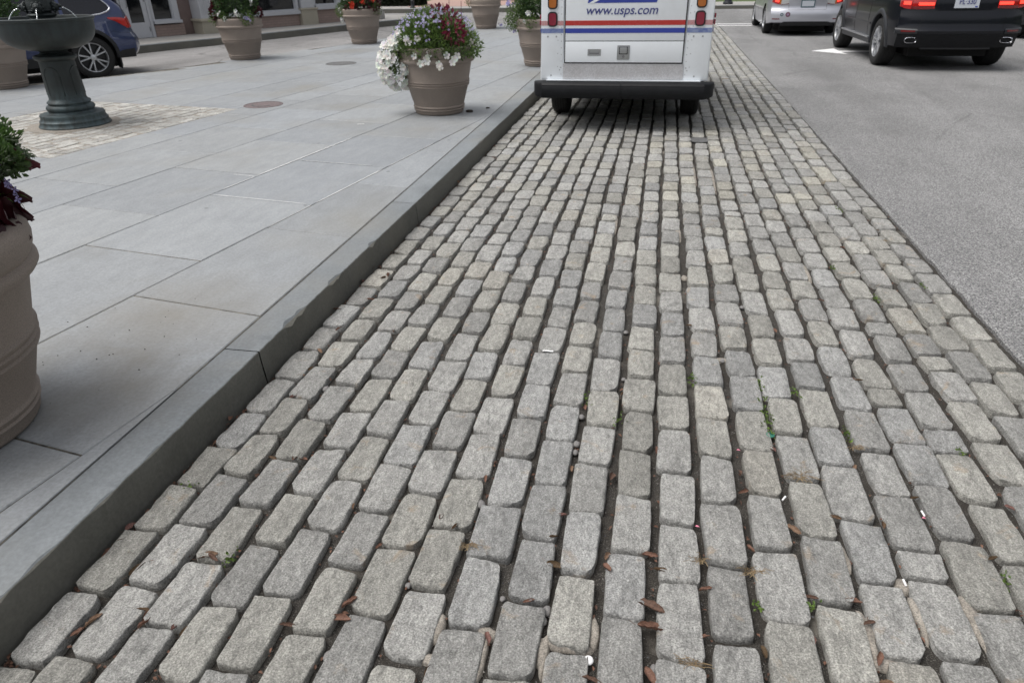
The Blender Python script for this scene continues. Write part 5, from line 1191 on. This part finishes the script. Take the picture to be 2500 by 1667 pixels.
# ---- grey car at the right edge
E_=Car('grey car with silver rear wheel beyond the black suv, cut by the right edge','car',(8.72,17.70,0),R(6),4.6,.90,
  top=((0,1.1),(.15,1.3),(.5,1.5),(1.5,1.6),(2.5,1.58),(3.0,1.42),(3.5,1.05),(4.0,.98),(4.6,.78)),
  bot=((0,.32),(.6,.26),(4,.24),(4.6,.28)),side=((.2,.95),(.5,1.0),(.85,.985),(1.0,.96),(1.6,.70)),
  rear=((.3,.08),(.5,0),(.8,.04),(1.2,.16),(1.6,.5)),paint=M_blackp,wheels=(.98,3.6),r=.345,tw=.23,kind='sedan',bend=.22)
E_.glasses([[(.6,1.02,1.10),(1.0,1.0,1.42),(1.7,1.0,1.5)],[(1.78,1.0,1.5),(2.5,1.0,1.48),(3.1,1.0,1.15)]])
for sg in (-1,1): E_.onrear([(sg*.5,.8,.95),(sg*.8,.82,.97)],M_tail,'tail_light',off=.008)

# ------------------------------------------------------------------ street lamps, stone block, hedges
def lamp(label,x,y,z,k=1.0):
    t=thing('street_lamp',label,'street lamp',(x,y,z),0,'black street lamps')
    m=MB(); m.lathe([(0,0),(.20*k,0),(.20*k,.07*k),(.185*k,.085*k),(.15*k,.10*k),(.145*k,.16*k),(.125*k,.19*k),(.12*k,.42*k),(.13*k,.44*k),(.13*k,.47*k),(.10*k,.50*k),(.075*k,.62*k)],12,close=False); m.build('base',M_lamp,t,smooth=30)
    m=MB(); m.lathe([(.07*k,.6*k),(.055,1.2),(.045,3.2),(.07,3.25),(.07,3.3),(.03,3.34)],16,close=False); m.build('pole',M_lamp,t,smooth=60)
    m=MB(); m.lathe([(.05,3.34),(.12,3.40),(.20,3.62),(.16,3.80),(.05,3.92),(0,3.98)],20,close=False); m.build('lantern',mat('lantern_glass',(.6,.6,.58),.3),t,smooth=60)
lamp('black street lamp beside the low stone block, right of the planter with red blooms',-9.13,23.2,.13,.62)
lamp('black street lamp in front of the dark hedge across the road',-10.6,31.95,.13,.62)
lamp('black street lamp with a wide black base, between the mail truck and the silver sedan',2.77,32.3,.13,1.0)
m=MB(); m.box(-.20,.20,-.18,.18,0,.22,b=.015); m.box(-.17,.17,-.15,.15,.222,.30,b=.01); o=m.build('stone_block',M_walk,smooth=40,color=True); o.location=(-9.45,24.6,.13); meta(o,'low grey stone block behind the lamp on the building corner','stone block')
rr=random.Random(8)
def hedge(label,x0,x1,y0,y1,h,seed):
    m=MB(); r=random.Random(seed)
    n=int((x1-x0+y1-y0)*1500)
    for _ in range(n):
        f=r.random()
        if f<.55: p=Vector((r.uniform(x0,x1),y0,r.uniform(.14,.14+h)))
        elif f<.75: p=Vector((r.choice((x0,x1)),r.uniform(y0,y1),r.uniform(.14,.14+h)))
        else: p=Vector((r.uniform(x0,x1),r.uniform(y0,y1),.14+h))
        p+=rvec(r)*.06*(1+nz(p.x*2,p.z*2)); s=r.uniform(.5,1.5)
        leaf(m,p,rvec(r)+Vector((0,-.4,.3)),rvec(r),.10,.06,r,(s,s,s))
    m.box(x0+.1,x1-.1,y0+.1,y1-.1,.14,.08+h); m.c=m.c[:len(m.v)]; m.c+=[(.5,.5,.5)]*(len(m.v)-len(m.c))
    o=m.build('hedge',M_hedge,color=True); meta(o,label,'hedge'); return o
hedge('long dark clipped hedge behind the far sidewalk, left of the brick path',-19,-10.9,33.75,35.0,1.1,3)
hedge('dark shrub bed on the lawn beside the brick path',-8.4,-7.0,38.9,40.2,.6,4)

# ------------------------------------------------------------------ shop building
dv=Vector((.453,.892)).normalized()
t=thing('shop_building','shop front of pale brick and white woodwork with glazed double doors, across the side street','building',(-13.44,17.15,0),math.atan2(dv.y,dv.x))
# local x along the facade, -y outwards
def part(name,mt,boxes,parent=t,b=0,smooth=None):
    m=MB()
    for bx_ in boxes: m.box(*bx_,b=b)
    return m.build(name,mt,parent,smooth=smooth)
H_=4.6
part('wall',M_brick,[(.72,1.55,-.02,.22,.08,.41),(2.7,5.36,-.02,.22,.08,.45),(5.98,7.2,-.02,.22,.08,.53),(-6,-.70,.0,.22,.08,H_),(-.70,7.2,.02,.22,2.7,H_)])
part('recess_wall',M_brickd,[(1.50,2.75,.10,.24,.08,2.7)])
part('side_wall',M_brick,[(7.0,7.22,.22,6.0,.08,H_)])
part('interior',M_under,[(-.7,7.0,2.4,2.5,.08,2.7),(-.7,7.0,.3,2.4,2.69,2.72)])
part('interior_floor',M_grey,[(-.7,7.0,.25,2.4,.10,.12)])
part('roof',M_grey,[(-6.1,7.3,-.12,6.0,H_,H_+.15)])
part('cornice',M_wwood,[(-6.0,7.25,-.22,.0,2.75,3.05),(-6.0,7.28,-.18,.0,H_-.3,H_)],b=.02)
for sg,(x0,x1) in ((-1,(-.575,.013)),(1,(.019,.607))):
    m=MB(); st=.115
    m.box(x0,x0+st,-.03,.02,.14,2.3); m.box(x1-st,x1,-.03,.02,.14,2.3); m.box(x0+st,x1-st,-.029,.019,.14,.50); m.box(x0+st,x1-st,-.029,.019,2.15,2.3)
    d=m.build('door',M_wwood,t)
    m=MB(); m.box(x0+st,x1-st,-.008,.006,.50,2.15); m.build('pane',M_pane,d)
    hx=x0+.075 if sg>0 else x1-.075
    m=MB(); m.tube([(hx,-.03,.86),(hx,-.075,.88),(hx,-.075,1.10),(hx,-.03,1.12)],.010,6); m.build('door_handle',M_grey,d,smooth=60)
    for z in (.28,.98): 
        hx2=x1-.03 if sg>0 else x0+.03
        m=MB(); m.box(hx2-.012,hx2+.012,-.036,-.03,z,z+.11); m.build('hinge',M_grey,d)
part('door_frame',M_wwood,[(.612,.69,-.06,.10,.12,2.4),(-.66,-.580,-.06,.10,.12,2.4),(-.66,.69,-.055,.10,2.31,2.7)],b=.004)
part('door_threshold',M_grey,[(-.6,.62,-.08,.05,.10,.138)])
def shopwin(x0,x1,z0,zs0,blind=False,left=.06,right=.16):
    m=MB(); m.box(x0,x0+left,-.04,.10,z0,2.7); m.box(x1-right,x1,-.05,.10,z0,2.7); m.box(x1-right-.03,x1-right,-.02,.08,z0,2.7); m.box(x0+left,x1-right,-.03,.10,2.5,2.7); m.box(x0+left,x1-right,-.045,.09,z0-.0,z0+.035)
    w=m.build('shop_window',M_wwood,t)
    m=MB(); m.box(x0-.0,x1+.02,-.12,.10,zs0,z0-.001,b=.008); m.build('sill',M_wwood,w)
    m=MB(); m.box(x0+left,x1-right-.03,.03,.038,z0+.036,2.5); m.build('pane',M_pane,w)
    if blind: 
        m=MB()
        for k in range(int((x1-x0-.4)/.42)): 
            xx=x0+left+.7+.42*k
            if xx+.3<x1-right: m.box(xx,xx+.34,.12,.13,z0+.10,2.4)
        m.build('blind',M_curtain,w)
    return w
shopwin(.705,1.46,.515,.44)
shopwin(2.78,5.36,.56,.45,blind=True,right=.10)
shopwin(5.98,7.05,.66,.53,left=.05,right=.2)
# projecting column on its pedestal
cx0,cx1,cy0=1.93,2.62,-.62+.0
cx0,cx1,cy0,cy1=1.86,2.42,-.40,.08
part('pedestal',M_lime,[(cx0,cx1,cy0,cy1,.12,.44)],b=.006); part('pedestal_cap',M_lime,[(cx0-.05,cx1+.05,cy0-.05,cy1,.44,.51)],b=.02)
m=MB(); m.box(cx0+.02,cx1-.02,cy0+.02,cy1,.511,2.75)
for k in range(7): xx=cx0+.075+k*.063; m.box(xx,xx+.032,cy0+.008,cy0+.021,.62,2.6,b=.004)
m.build('column',M_wwood,t,smooth=30)
part('pilaster_base',M_lime,[(5.37,5.97,-.16,.10,.12,.55)],b=.006); part('pilaster_cap',M_lime,[(5.34,6.0,-.19,.10,.55,.60)],b=.015)
part('pilaster',M_wwood,[(5.42,5.92,-.12,.10,.601,2.75)],b=.006)

# ------------------------------------------------------------------ manhole covers
def manhole(label,x,y,z,r,mt,oval=1,txt=None,name='manhole_cover'):
    t=thing(name,label,'manhole cover',(x,y,z),0)
    m=MB(); m.lathe([(0,.0),(r*.90,.0),(r*.90,.0015),(r*.86,.003),(0,.003)],40,close=False); m.build('lid',mt,t)
    m=MB(); m.lathe([(r*.92,.0),(r*.92,.004),(r,.004),(r*1.01,-.002)],40,close=False); m.build('frame',mt,t,smooth=30)
    return t
manhole('dull grey round manhole lid in the plaza slabs, between the petunia planter and the street',-5.48,12.25,KZ+.001,.27,M_irong)
t2=manhole('reddish brown round manhole lid touching the corner of the cobbled square',-4.72,8.10,KZ+.001,.235,M_iron)
m=MB()
for k in range(9):
    a=R(200+16*k); m.box(-.012,.012,-.02,.02,.003,.006,M=Matrix.Rotation(a,4,'Z')@Matrix.Translation((.13,0,0)))
m.build('raised_marks',M_irong,t2)
manhole('small rusty round valve cover set among the cobbles just behind the mail truck',MH[0],MH[1],-.010,.115,M_irong,name='valve_cover')
# ------------------------------------------------------------------ fallen leaves, weeds, litter
rr=random.Random(77)
def deadleaf_mesh(seed):
    r=random.Random(seed); m=MB(); nU,nV=9,4; vs=[];fs=[]; c=r.uniform(1.2,3.0); tw=r.uniform(-1.2,1.2)
    for i in range(nU+1):
        f=i/nU; w=.66*math.sin(PI*min(1,f*.95+.03))**.7*(1+.35*nz(f*9,seed))
        ang=c*(f-.5); 
        for j in range(-nV//2,nV//2+1):
            g=j/(nV/2); x=(f-.5)*math.cos(ang*.4); z=.14*abs(f-.5)*c*.4+.30*w*g*g*(1+.6*nz(f*3,seed))+.09*nz(f*7+seed,g*3); y=w*.5*g*(1-.40*abs(g)+.2*nz(f*4,g+seed))
            a=tw*(f-.5); vs.append((x,y*math.cos(a)-z*math.sin(a),y*math.sin(a)+z*math.cos(a)+.05))
    for i in range(nU):
        for j in range(nV): a=i*(nV+1)+j; fs.append((a,a+1,a+nV+2,a+nV+1))
    sh=r.uniform(.6,1.3); m.add(vs,fs,0,(sh,sh*r.uniform(.8,1.05),sh*r.uniform(.7,1.0)))
    m.tube([(-.5,0,.06),(-.62,.02,.10),(-.72,.05,.16)],.010,4); m.c=m.c[:len(m.v)]+[(.7,.6,.5)]*(len(m.v)-len(m.c))
    return m
protos=[]
for k in range(8):
    o=deadleaf_mesh(k*7+1).build('dead_leaf',M_dead,smooth=180,color=True); protos.append(o)
LV=[(-1.535,1.26,1.5),(-1.53,1.31,1.2),(-1.54,1.38,1.3),(-1.405,1.23,1.6),(-1.385,1.255,1.2),(-1.23,1.315,1.5),(-1.205,1.31,1.2),(-1.27,1.08,1.1),(-1.25,1.06,1.4),(-1.285,1.095,1.0),(-1.16,1.07,1.2),(-1.13,1.055,.9),(-1.42,1.0,1.0),(-1.4,1.04,1.3),(-.86,1.12,1.1),(-.73,1.17,1.5),(-.725,1.22,1.3),(-.51,1.56,.9),(-.57,1.6,.8),(-.18,1.46,1.4),(-.03,1.47,1.2),(-.03,1.52,1.1),(.1,1.35,2.0),(.1,1.28,2.0),(.1,1.55,1.2),(.125,1.49,1.2),(-.18,1.67,.9),(-.2,1.57,.8),(-.23,1.32,.9),(.53,1.73,1.3),(.53,1.46,1.2),(.65,1.47,1.2),(.67,1.29,1.2),(.67,1.81,1.0),(.52,1.32,1.1),(1.09,1.7,1.1),(-.47,1.81,.9),(-.18,1.91,1.1),(-.04,1.89,1.4),(.11,2.07,1.1),(-.17,2.31,.9),(-.03,2.43,.8),(.53,2.14,1.2),(.95,2.69,.9),(.4,1.89,1.1),(.8,2.09,.9),(.4,1.99,.8),(-1.18,1.81,1.4),(-1.15,1.80,1.1),(-1.27,1.79,1.0),(-1.38,2.19,1.0),(-1.41,2.41,.9),(-1.555,1.99,1.1),(-1.43,2.35,.9),(-1.54,3.0,1.2),(-1.44,2.79,1.0),(-1.43,3.48,1.6),(-1.45,3.44,1.2),(-1.555,3.38,1.4),(-1.565,3.57,1.2),(-1.41,3.15,1.2),(-1.44,2.57,1.0),(-1.17,2.83,.9),(1.23,4.32,.9),(1.37,3.67,.8),(1.53,4.69,.8),(-1.51,6.78,1.2),(-1.52,6.55,1.3),(-1.42,6.32,1.1),(-1.54,5.48,1.2),(-.04,1.1,1.3),(.1,1.14,1.4),(.03,1.13,.9),(-.45,1.06,1.0),(-.32,1.18,1.0),(.39,1.26,1.3),(.39,1.62,1.1),(.67,1.22,1.0),(.68,1.40,.9),(.24,1.28,.9),(.25,1.44,1.0),(.81,1.80,1.0),(1.23,1.95,.9),(.95,1.95,.9),(-.72,1.44,.9),(-.87,1.60,.8),(.12,2.7,.9),(.67,3.1,.9),(.95,3.5,.8),(.26,3.1,.8)]
GL='fallen dead leaves lying on the cobbles'
for i,(x,y,s) in enumerate(LV):
    src=protos[i%8]
    o=src if i<8 else src.copy()
    if i>=8: COL.objects.link(o)
    L_=.043*s
    o.scale=(L_,L_*rr.uniform(.55,.95),L_*.8); o.location=(x+rr.uniform(-.004,.004),y,-.009+rr.uniform(-.002,.006)); o.rotation_euler=(rr.uniform(-.35,.35),rr.uniform(-.15,.3),rr.choice((PI/2,PI/2,0))+rr.uniform(-.5,.5))
    meta(o,'small curled brown dead leaf caught in the dark joints between the cobbles','dead leaf',GL)
# crumbs of leaf litter too many to count
m=MB()
for _ in range(2400):
    i=rr.randrange(0,23); y=.8+rr.random()**1.6*6.5
    if rr.random()<.45: x=-1.55+abs(rr.gauss(0,.02))
    else: x=rowx(i,y)+.07*rr.choice((-1,1))+rr.uniform(-.012,.012)
    p=Vector((x,y,-.018+rr.uniform(0,.004))); s=rr.uniform(.4,1.1); leaf(m,p,rvec(rr)*Vector((1,1,.2)),Vector((0,0,1))+rvec(rr)*.5,rr.uniform(.006,.020),.008,rr,(s,s*.85,s*.8))
o=m.build('leaf_crumbs',M_dead,color=True); meta(o,kind='stuff')
m=MB()
for _ in range(2600):
    i=rr.randrange(0,23); y=.8+rr.random()**1.5*4.5; x=rowx(i,y)+.07*rr.choice((-1,1))+rr.uniform(-.014,.014)
    r_=rr.uniform(.0008,.0026) if rr.random()<.97 else rr.uniform(.003,.0055); p=Vector((x,y,-.022+r_))
    a=rr.uniform(0,6); vs=[p+Vector((r_*math.cos(a+k*1.57),r_*math.sin(a+k*1.57),0)) for k in range(4)]+[p+Vector((0,0,r_*.8))]
    m.add(vs,[(0,1,4),(1,2,4),(2,3,4),(3,0,4)])
o=m.build('joint_gravel',M_pebble); meta(o,kind='stuff')
# pebbles one can see
PB=[(-.18,1.3,.013),(-.185,1.265,.011),(-.18,2.25,.012),(-.18,2.07,.014),(-.18,2.02,.012),(-.72,1.06,.014),(-.59,1.35,.009),(-.59,1.32,.009),(-.31,1.32,.008),(-.46,1.69,.015),(.54,3.37,.012),(.115,1.17,.012),(-1.23,2.04,.014),(-1.28,2.28,.014),(-.03,2.56,.010),(.4,2.79,.012),(-.04,3.0,.012)]
pb=None
for i,(x,y,r_) in enumerate(PB):
    m=MB(); bm=bmesh.new(); bmesh.ops.create_icosphere(bm,subdivisions=2,radius=1)
    for v in bm.verts: v.co*=1+.25*noise.noise(v.co*1.3+Vector((i*3.1,0,0)))
    bm.verts.index_update(); m.add([(v.co.x,v.co.y,v.co.z) for v in bm.verts],[[v.index for v in f.verts] for f in bm.faces]); bm.free()
    o=m.build('pebble',M_pebble,smooth=180); o.location=(x,y,-.016); o.scale=(r_,r_*1.3,r_*.7); meta(o,'small smooth stone wedged in a joint between two cobbles','pebble','small stones in the cobble joints')
# weeds
WD=[(.535,2.57,1.2),(.53,2.40,1.5),(.53,2.31,1.5),(-1.155,1.31,.7),(-.17,2.37,.9),(-.035,2.24,.8),(1.53,3.78,1.0),(1.235,3.55,1.2),(1.38,5.11,1.1),(-1.47,1.6,.7),(.67,2.55,.9),(.81,2.28,.9),(.26,2.58,1.3),(1.09,1.62,.7),(1.18,2.24,.6),(1.1,3.96,.9),(.535,1.43,.6),(.39,1.41,.5)]
for i,(x,y,s) in enumerate(WD):
    m=MB()
    for _ in range(int(26*s)):
        p=Vector((rr.gauss(0,.007),rr.gauss(0,.02*s),rr.uniform(-.004,.008))); k=rr.uniform(.6,1.4); leaf(m,p,rvec(rr)+Vector((0,0,.6)),rvec(rr),rr.uniform(.006,.013),.006,rr,(k*1.1,k*1.1,k*.7))
    o=m.build('weed',M_leaf,color=True); o.location=(x,y,-.006); o.scale=(1.35,1.35,1.2); meta(o,'tiny green weed sprouting from a joint between cobbles','weed','green weeds growing in the cobble joints')
for i,(x,y,s) in enumerate([(.60,2.0,1.5),(.24,1.55,.8),(.2,1.19,1.0),(.39,1.53,1.1),(-.45,1.49,.9),(.83,2.2,.9),(1.5,4.47,.6)]):
    m=MB()
    for _ in range(int(34*s)):
        a=rr.uniform(0,6.28); l=rr.uniform(.015,.05)*s; b=Vector((rr.gauss(0,.012),rr.gauss(0,.006),0)); h=rr.uniform(.004,.014)
        m.tube([b,b+Vector((math.cos(a)*l*.5,math.sin(a)*l*.3,h)),b+Vector((math.cos(a)*l,math.sin(a)*l*.6,h*.4))],.0007,3)
    m.c=[(rr.uniform(.6,1.2),)*3 for _ in m.v]
    o=m.build('dry_grass_tuft',M_straw,color=True); o.location=(x,y,-.006); meta(o,'thin straw coloured tuft of dead grass lying between cobbles','grass tuft','dry grass tufts in the cobble joints')
# litter
m=MB(); m.lathe([(0,0),(.0115,0),(.0125,.002),(.0115,.005),(.006,.0065),(0,.007)],28,close=False); o=m.build('white_disc',M_litter,smooth=60); o.location=(-.052,1.163,-.012); o.rotation_euler=(.25,.1,0); meta(o,'small round white disc lying in a joint at the bottom of the picture','litter')
m=MB(); m.tube([(.013*math.cos(2*PI*k/24),.013*math.sin(2*PI*k/24),0) for k in range(24)],.0028,8,close=True); m.lathe([(0,-.002),(.011,-.002)],20,close=False); o=m.build('bottle_ring',M_green,smooth=180); o.location=(.532,2.232,-.004); o.rotation_euler=(.1,0,0); meta(o,'round green plastic ring lying in a cobble joint','litter')
for x,y,lab,a in ((.528,1.875,'white cigarette end propped up in a joint, nearer the middle of the strip',.9),(.952,1.875,'white paper stub lying in a joint on the right side of the cobbled strip',1.9),(.81,1.565,'white cigarette end in the joint beside a dark grey cobble at right',1.8)):
    m=MB(); m.lathe([(0,-.010),(.0030,-.010),(.0032,.010),(0,.010)],12,M=Matrix.Rotation(R(90),4,'Y'),close=False); o=m.build('cigarette_end',M_litter,smooth=40); o.location=(x,y,-.004); o.rotation_euler=(0,-.3,a); meta(o,lab,'litter')
for x,y,lab in ((.40,2.125,'pink petal in the joint left of the green plastic ring'),(.235,1.70,'crimson petal in a joint near the middle of the strip'),(.945,1.86,'pink petal next to the white paper stub at right')):
    m=MB(); leaf(m,Vector((0,0,0)),Vector((1,.2,0)),Vector((0,0,1)),.016,.008,rr,(1,1,1)); o=m.build('petal',M_pink); o.location=(x,y,-.010); meta(o,lab,'petal')
def crumple(name,x,y,z,s,lab):
    m=MB(); n=7; vs=[];fs=[]
    for i in range(n+1):
        for j in range(4): vs.append((s*(i/n-.5),s*.22*(j/3-.5)+.003*nz(i*1.3,j,x),.003*abs(nz(i*2.1,j*1.7,3+x))*s/.05+.001))
    for i in range(n):
        for j in range(3): a=i*4+j; fs.append((a,a+4,a+5,a+1))
    m.add(vs,fs); o=m.build(name,M_litter); o.location=(x,y,z); meta(o,lab,'litter'); return o
crumple('wrapper',-.385,2.735,-.004,.05,'crumpled white wrapper on the upper edge of a cobble left of centre')
crumple('paper_scrap',-.82,3.985,.003,.018,'tiny white paper scrap lying on top of a cobble near the kerb side')
crumple('paper_scrap',-3.02,7.05,KZ+.002,.07,'white paper scrap on the bluestone slabs left of the petunia planter')
# soil crumbs on the slabs
m=MB()
P0=[(-2.49,2.39),(-2.42,2.13),(-2.42,2.05),(-2.44,2.07),(-2.23,2.13),(-2.2,2.17),(-2.19,2.18),(-2.08,2.24),(-2.27,2.39),(-2.07,2.36),(-2.19,2.54),(-1.9,2.22),(-1.91,2.36),(-2.35,2.18),(-2.62,2.42),(-1.99,2.08),(-2.17,2.75),(-2.5,2.59)]
for _ in range(60): P0.append((rr.uniform(-2.6,-1.8),rr.uniform(1.2,2.9)))
for _ in range(50): a=rr.uniform(0,6.28); d=rr.uniform(.3,.75); P0.append((-2.375+d*math.cos(a),7.84+d*math.sin(a)))
for i,(x,y) in enumerate(P0):
    r_=rr.uniform(.0022,.0036) if i<18 else rr.uniform(.0008,.0018); p=Vector((x,y,KZ+.001)); a=rr.uniform(0,6)
    vs=[p+Vector((r_*math.cos(a+k*1.05)*rr.uniform(.7,1.3),r_*math.sin(a+k*1.05),0)) for k in range(6)]+[p+Vector((0,0,r_))]
    m.add(vs,[(k,(k+1)%6,6) for k in range(6)])
o=m.build('soil_crumbs',M_soil); meta(o,kind='stuff')
m=MB(); m.lathe([(0,0),(.05,0),(.055,.02),(.04,.035),(0,.04)],10,M=Matrix.Scale(.8,4,(0,1,0)),close=False); o=m.build('dirt_clod',M_soil,smooth=60); o.location=(-2.03,7.86,KZ); o.scale=(.8,.8,.6); meta(o,'dark clod of soil at the right foot of the petunia planter','dirt clod')
m=MB(); m.lathe([(0,0),(.03,0),(.032,.01),(.02,.022),(0,.024)],9,close=False); o=m.build('dirt_clod',M_soil,smooth=60); o.location=(-1.87,8.1,KZ); o.scale=(.8,.5,.6); meta(o,'small dark lump on the slabs between the petunia planter and the kerb','dirt clod')

# added ring of unseen trees that cuts low sky light and darkens car reflections
m=MB(); vs=[];fs=[]; nA=240; nZ=14
for i in range(nA):
    a=2*PI*i/nA
    for j in range(nZ+1):
        f=j/nZ; h=(10+2.5*nz(math.cos(a)*7,math.sin(a)*7)+1.5*nz(math.cos(a)*22,math.sin(a)*22,3))
        r_=52+3*nz(math.cos(a)*9,math.sin(a)*9,f*3)+1.6*nz(math.cos(a)*30,math.sin(a)*30,f*9)+3.5*f*f+(1.2*nz(a*60,f*14,2))
        vs.append((r_*math.cos(a),8+r_*1.15*math.sin(a),-.1+h*f))
for i in range(nA):
    for j in range(nZ): k=(i+1)%nA; fs.append((i*(nZ+1)+j,k*(nZ+1)+j,k*(nZ+1)+j+1,i*(nZ+1)+j+1))
m.add(vs,fs)
for _ in range(9000):
    a=rr.uniform(0,6.283); r_=50+rr.uniform(-1.5,4); z=rr.uniform(.5,9.0); s=rr.uniform(.5,1.5)
    leaf(m,Vector((r_*math.cos(a),8+r_*1.15*math.sin(a),z)),rvec(rr),rvec(rr),.5,.35,rr,(s,s,s))
m.c=[(1,1,1)]*(len(vs))+m.c[len(vs):]
o=m.build('added_tree_ring',M_leafd,smooth=180,color=True); meta(o,kind='stuff')

# ------------------------------------------------------------------ light, sky, camera
w=bpy.data.worlds.new('World'); scn.world=w; w.use_nodes=True; nt=w.node_tree; bg=nt.nodes['Background']
sky=nt.nodes.new('ShaderNodeTexSky'); sky.sky_type='NISHITA'; sky.sun_disc=False
SE,SA=R(66),R(-108)       # sun elevation; azimuth measured from +Y towards +X
sky.sun_elevation=SE; sky.sun_rotation=SA; sky.dust_density=5; sky.ozone_density=1.0; sky.air_density=1.0
hs=nt.nodes.new('ShaderNodeHueSaturation'); hs.inputs['Saturation'].default_value=.22; nt.links.new(sky.outputs[0],hs.inputs['Color']); nt.links.new(hs.outputs[0],bg.inputs[0]); bg.inputs[1].default_value=.12
sl_=bpy.data.lights.new('Sun','SUN'); sl_.energy=1.5; sl_.angle=R(45); sl_.color=(1,.97,.93); so=bpy.data.objects.new('Sun',sl_); COL.objects.link(so)
d=Vector((math.sin(SA)*math.cos(SE),math.cos(SA)*math.cos(SE),math.sin(SE))); so.rotation_euler=d.to_track_quat('Z','Y').to_euler()
cam=bpy.data.cameras.new('Camera'); co=bpy.data.objects.new('Camera',cam); COL.objects.link(co); scn.camera=co
f_,pitch,roll,tt=1669.6,.4980,.0207,.1997
cp,spi=math.cos(pitch),math.sin(pitch); cr_,sr_=math.cos(roll),math.sin(roll)
R0=Matrix(((1,0,0),(0,-spi,cp),(0,-cp,-spi))); Rr=Matrix(((cr_,-sr_,0),(sr_,cr_,0),(0,0,1)))
Yw=Matrix(((math.cos(tt),-math.sin(tt),0),(math.sin(tt),math.cos(tt),0),(0,0,1)))
Mc=Yw@R0@Rr@Matrix(((1,0,0),(0,-1,0),(0,0,-1)))
co.matrix_world=Matrix.Translation((0,0,1.55))@Mc.to_4x4()
cam.sensor_width=36; cam.lens=36*f_/2500; cam.clip_start=.05; cam.clip_end=2000
cam.dof.use_dof=True; cam.dof.focus_distance=2.3; cam.dof.aperture_fstop=7.0
scn.view_settings.view_transform='Standard'; scn.view_settings.look='None'; scn.view_settings.exposure=.42; scn.view_settings.gamma=1
scn.render.engine='CYCLES'; scn.render.resolution_x=1024; scn.render.resolution_y=682
